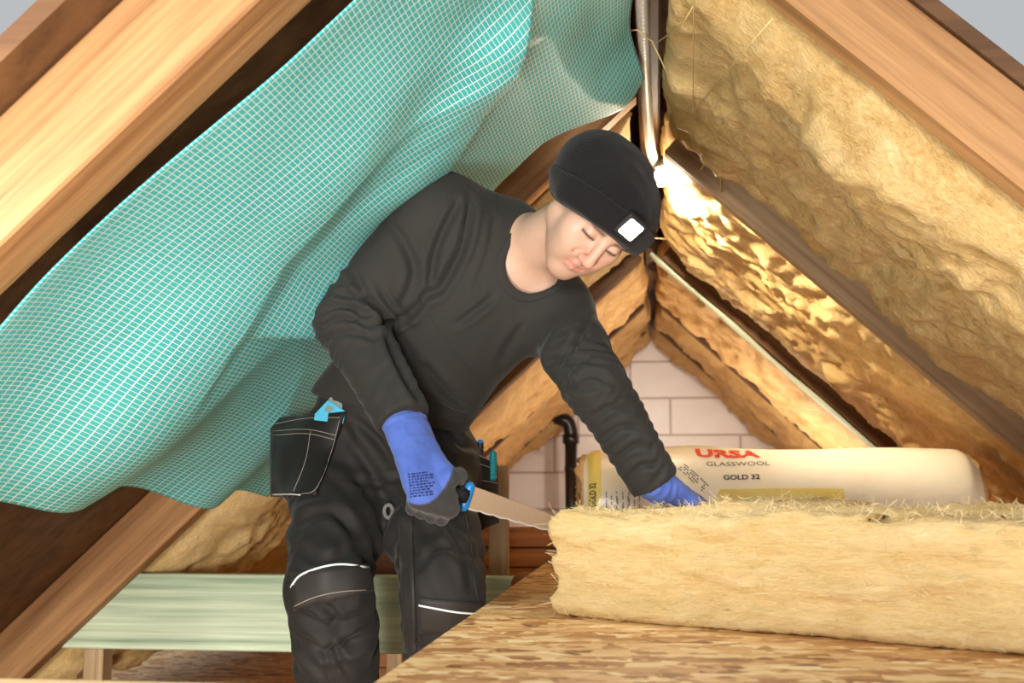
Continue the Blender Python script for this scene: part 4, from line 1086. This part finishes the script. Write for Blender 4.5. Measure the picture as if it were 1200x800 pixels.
lu = N(HU-ln*(HU@ln)); lr = np.cross(lu, ln)
def plate(w_, d0, d1, rad, name, mat, parent):
    bm = box_mesh(name, (w_, w_, d1-d0), rad, 3); V = np.array([v.co[:] for v in bm.vertices]); F = [tuple(q.vertices) for q in bm.polygons]; bpy.data.meshes.remove(bm)
    W = lc+V[:, :1]*lr+V[:, 1:2]*lu+(V[:, 2:3]+(d0+d1)/2)*ln; return mesh_obj(name, W, F, mat, parent, smooth=False)
hs_ = plate(.050, -.012, .004, .006, 'lamp_housing', MT['black'], bn)
plate(.037, -.006, .0065, .006, 'lamp_lens', MT['led'], bn); plate(.006, .004, .0072, .001, 'lamp_chip', MT['led_core'], bn)
hl_ = bpy.data.lights.new('headlamp', 'SPOT'); hl_.energy = 6; hl_.spot_size = 2.0; hl_.color = (.92, .95, 1.0); hl_.shadow_soft_size = .02
ho = bpy.data.objects.new('headlamp', hl_); COL.objects.link(ho); ho.location = Vector(lc+ln*.02); ho.rotation_euler = Vector(HF*.9+np.array((0.2, 0, -.2))).to_track_quat('-Z', 'Y').to_euler()

# ---- gloves
def glove(W_, K, FR, T, TR_, cuffdir, palm_r, lab):
    pts_ = np.array([W_]+[q for c in K for q in c]+list(T)); lo = pts_.min(0)-.07; hi = pts_.max(0)+.05
    f = Field(*[np.arange(lo[i], hi[i], .0026) for i in range(3)])
    w0 = W_-cuffdir*.022; mcp = [c[0] for c in K]; acr = N(mcp[0]-mcp[3])
    f.ecap(w0, W_+cuffdir*.02, palm_r[0], palm_r[0]*.95, acr, .72, .01)
    for i, c in enumerate(K):
        f.cone(W_+acr*(.018-.012*i), c[0], .0225, .0175, .022)
    f.ecap(W_+cuffdir*.02, (mcp[1]+mcp[2])/2-cuffdir*.012, palm_r[0]*.95, palm_r[1], acr, (.6, .45), .02)
    palm = f.v.copy(); f.v = np.full_like(f.v, 1.0)
    for c, r_ in zip(K, FR): 
        g = Field(f.xs, f.ys, f.zs); g.chain(c, r_, .006); f.v = np.minimum(f.v, g.v)
    g = Field(f.xs, f.ys, f.zs); g.chain(T, TR_, .01); fing = np.minimum(f.v, g.v); k = .012
    h_ = np.maximum(k-np.abs(palm-fing), 0)/k; f.v = np.minimum(palm, fing)-h_*h_*k*.25
    V, F = f.mesh(); V = relax(V, F, 2, .5); n = normals(V, F)
    def sample(A):
        ix = [np.clip(np.searchsorted(a, V[:, i]), 0, len(a)-1) for i, a in enumerate((f.xs, f.ys, f.zs))]; return A[ix[0], ix[1], ix[2]]
    dif = sample(palm)-sample(fing)
    V = V+n*(.0016*fbm(V*55, 2, 3)+.0018*np.sin((V-W_)@cuffdir*330)*smooth01(-((V-W_)@cuffdir), -.02, .0))[:, None]
    return V, F, dif, n
V, F, dif, n = glove(Rwr, R_F, R_FR, R_T, R_TR, N(ryh), (.044, .052), '')
bk = n@sfr; pr = project(V); rim_ = catmull([(496, 462), (508, 490), (529, 528), (529, 554), (512, 582), (490, 591), (462, 580), (448, 566)], 6)
from_c = np.array((484, 530.)); ang_r = np.arctan2(*(rim_-from_c).T[::-1]); rad_r = np.linalg.norm(rim_-from_c, axis=1); ang = np.arctan2(*(pr-from_c).T[::-1]); od = np.argsort(ang_r)
lim = np.interp(ang, ang_r[od], rad_r[od], left=200, right=200); coat = np.maximum(smooth01(np.linalg.norm(pr-from_c, axis=1)-lim, -1.5, 1.5), 1-smooth01(bk, -.35, -.1))
along = (V-Rwr)@ryh; coat = np.where(along < .02, 0, coat)
gr = mesh_obj('glove', V, F, MT['glove'], man, attrs={'coat': coat}); gr['label'] = 'blue glove with black coated fingers gripping the saw'
BG = BVHTree.FromPolygons(V.tolist(), F.tolist())
V, F, dif, n = glove(Lwr, L_F, R_FR, L_T, (.017, .0155, .014, .012), N(lyh), (.040, .048), '')
coat = np.maximum(smooth01(dif, .004, .012)*smooth01((V-Lwr)@lyh, .1, .12), 1-smooth01(n@lzh, -.5, -.25)); along = (V-Lwr)@lyh; coat = np.where(along < .03, 0, coat)
gl = mesh_obj('glove', V, F, MT['glove'], man, attrs={'coat': coat}); gl['label'] = 'blue glove pressed on the wool'
# small printed block on the back of the right glove
PV = []; PF = []
for r_ in range(9):
    x = 478.0+r_*.4; y = 555+r_*3.3; xe = 506+(1 if r_ % 3 else -6)
    while x < xe:
        w_ = random.uniform(1.5, 4.5); cs = [cast(BG, a, b, .0007)[0] for a, b in ((x, y-(x-478)*.12), (x+w_, y-(x+w_-478)*.12), (x+w_, y+1.9-(x+w_-478)*.12), (x, y+1.9-(x-478)*.12))]
        if all(c is not None for c in cs): b = len(PV); PV += cs; PF.append((b+3, b+2, b+1, b))
        x += w_+random.uniform(.9, 1.8)
mesh_obj('printed_marks', np.array(PV), PF, MT['print'], gr, smooth=False)

# ---- insulation saw held in the right hand
saw = empty('insulation_saw', GD); tag(saw, 'wavy edged insulation saw with a blue and black handle in the right glove', 'saw')
V, F = lathe([(-.138, .010), (-.132, .0165), (-.1, .0155), (-.06, .0165), (-.02, .0155), (-.004, .017)], GD, SA, 16); mesh_obj('handle', V, F, MT['black'], saw)
gm = Field(*[np.arange(GD[i]-.05, GD[i]+.05, .002) for i in range(3)]); gm.ecap(GD-sdn*.020-SA*.002, GD+sdn*.020-SA*.002, .0105, .0105, SA, 1.0, .004); gm.ecap(GD-sdn*.014, GD+sdn*.014, .008, .008, sfr, .8, .004)
V, F = gm.mesh(); V = GD+(V-GD)*np.array((1, 1, 1)); mesh_obj('guard', V, F, MT['blue_plastic'], saw)
def blade():
    L = float(np.linalg.norm(TIP-GD)); n = 90; top = []; bot = []
    for i in range(n+1):
        t = i/n; x = .004+L*t; ht = .0255-.008*t
        teeth = .0012*(1 if i % 2 else -1) if t > .12 else 0
        wave = .0022*abs(math.sin(math.pi*t*7.5))
        a = GD+SA*x; top.append(a-sdn*(ht-.002+teeth)); bot.append(a+sdn*(ht-.004+wave))
    top = np.array(top); bot = np.array(bot); th = sfr*.0009; m = n+1
    V = np.vstack([top+th, bot+th, top-th, bot-th]); F = []
    for i in range(n): F += [(i, i+1, m+i+1, m+i), (2*m+i, 3*m+i, 3*m+i+1, 2*m+i+1), (i, 2*m+i, 2*m+i+1, i+1), (m+i, m+i+1, 3*m+i+1, 3*m+i)]
    F += [(0, m, 3*m, 2*m), (n, 2*m+n, 3*m+n, m+n)]; b = mesh_obj('blade', V, F, MT['steel'], saw, smooth=False)
    e0 = bot+sdn*.0004; e1 = bot-sdn*.0026; V = np.vstack([e1+th*1.5, e0+th*.6, e1-th*1.5, e0-th*.6]); mesh_obj('ground_edge', V, F, MT['steel_edge'], b, smooth=False)
blade()
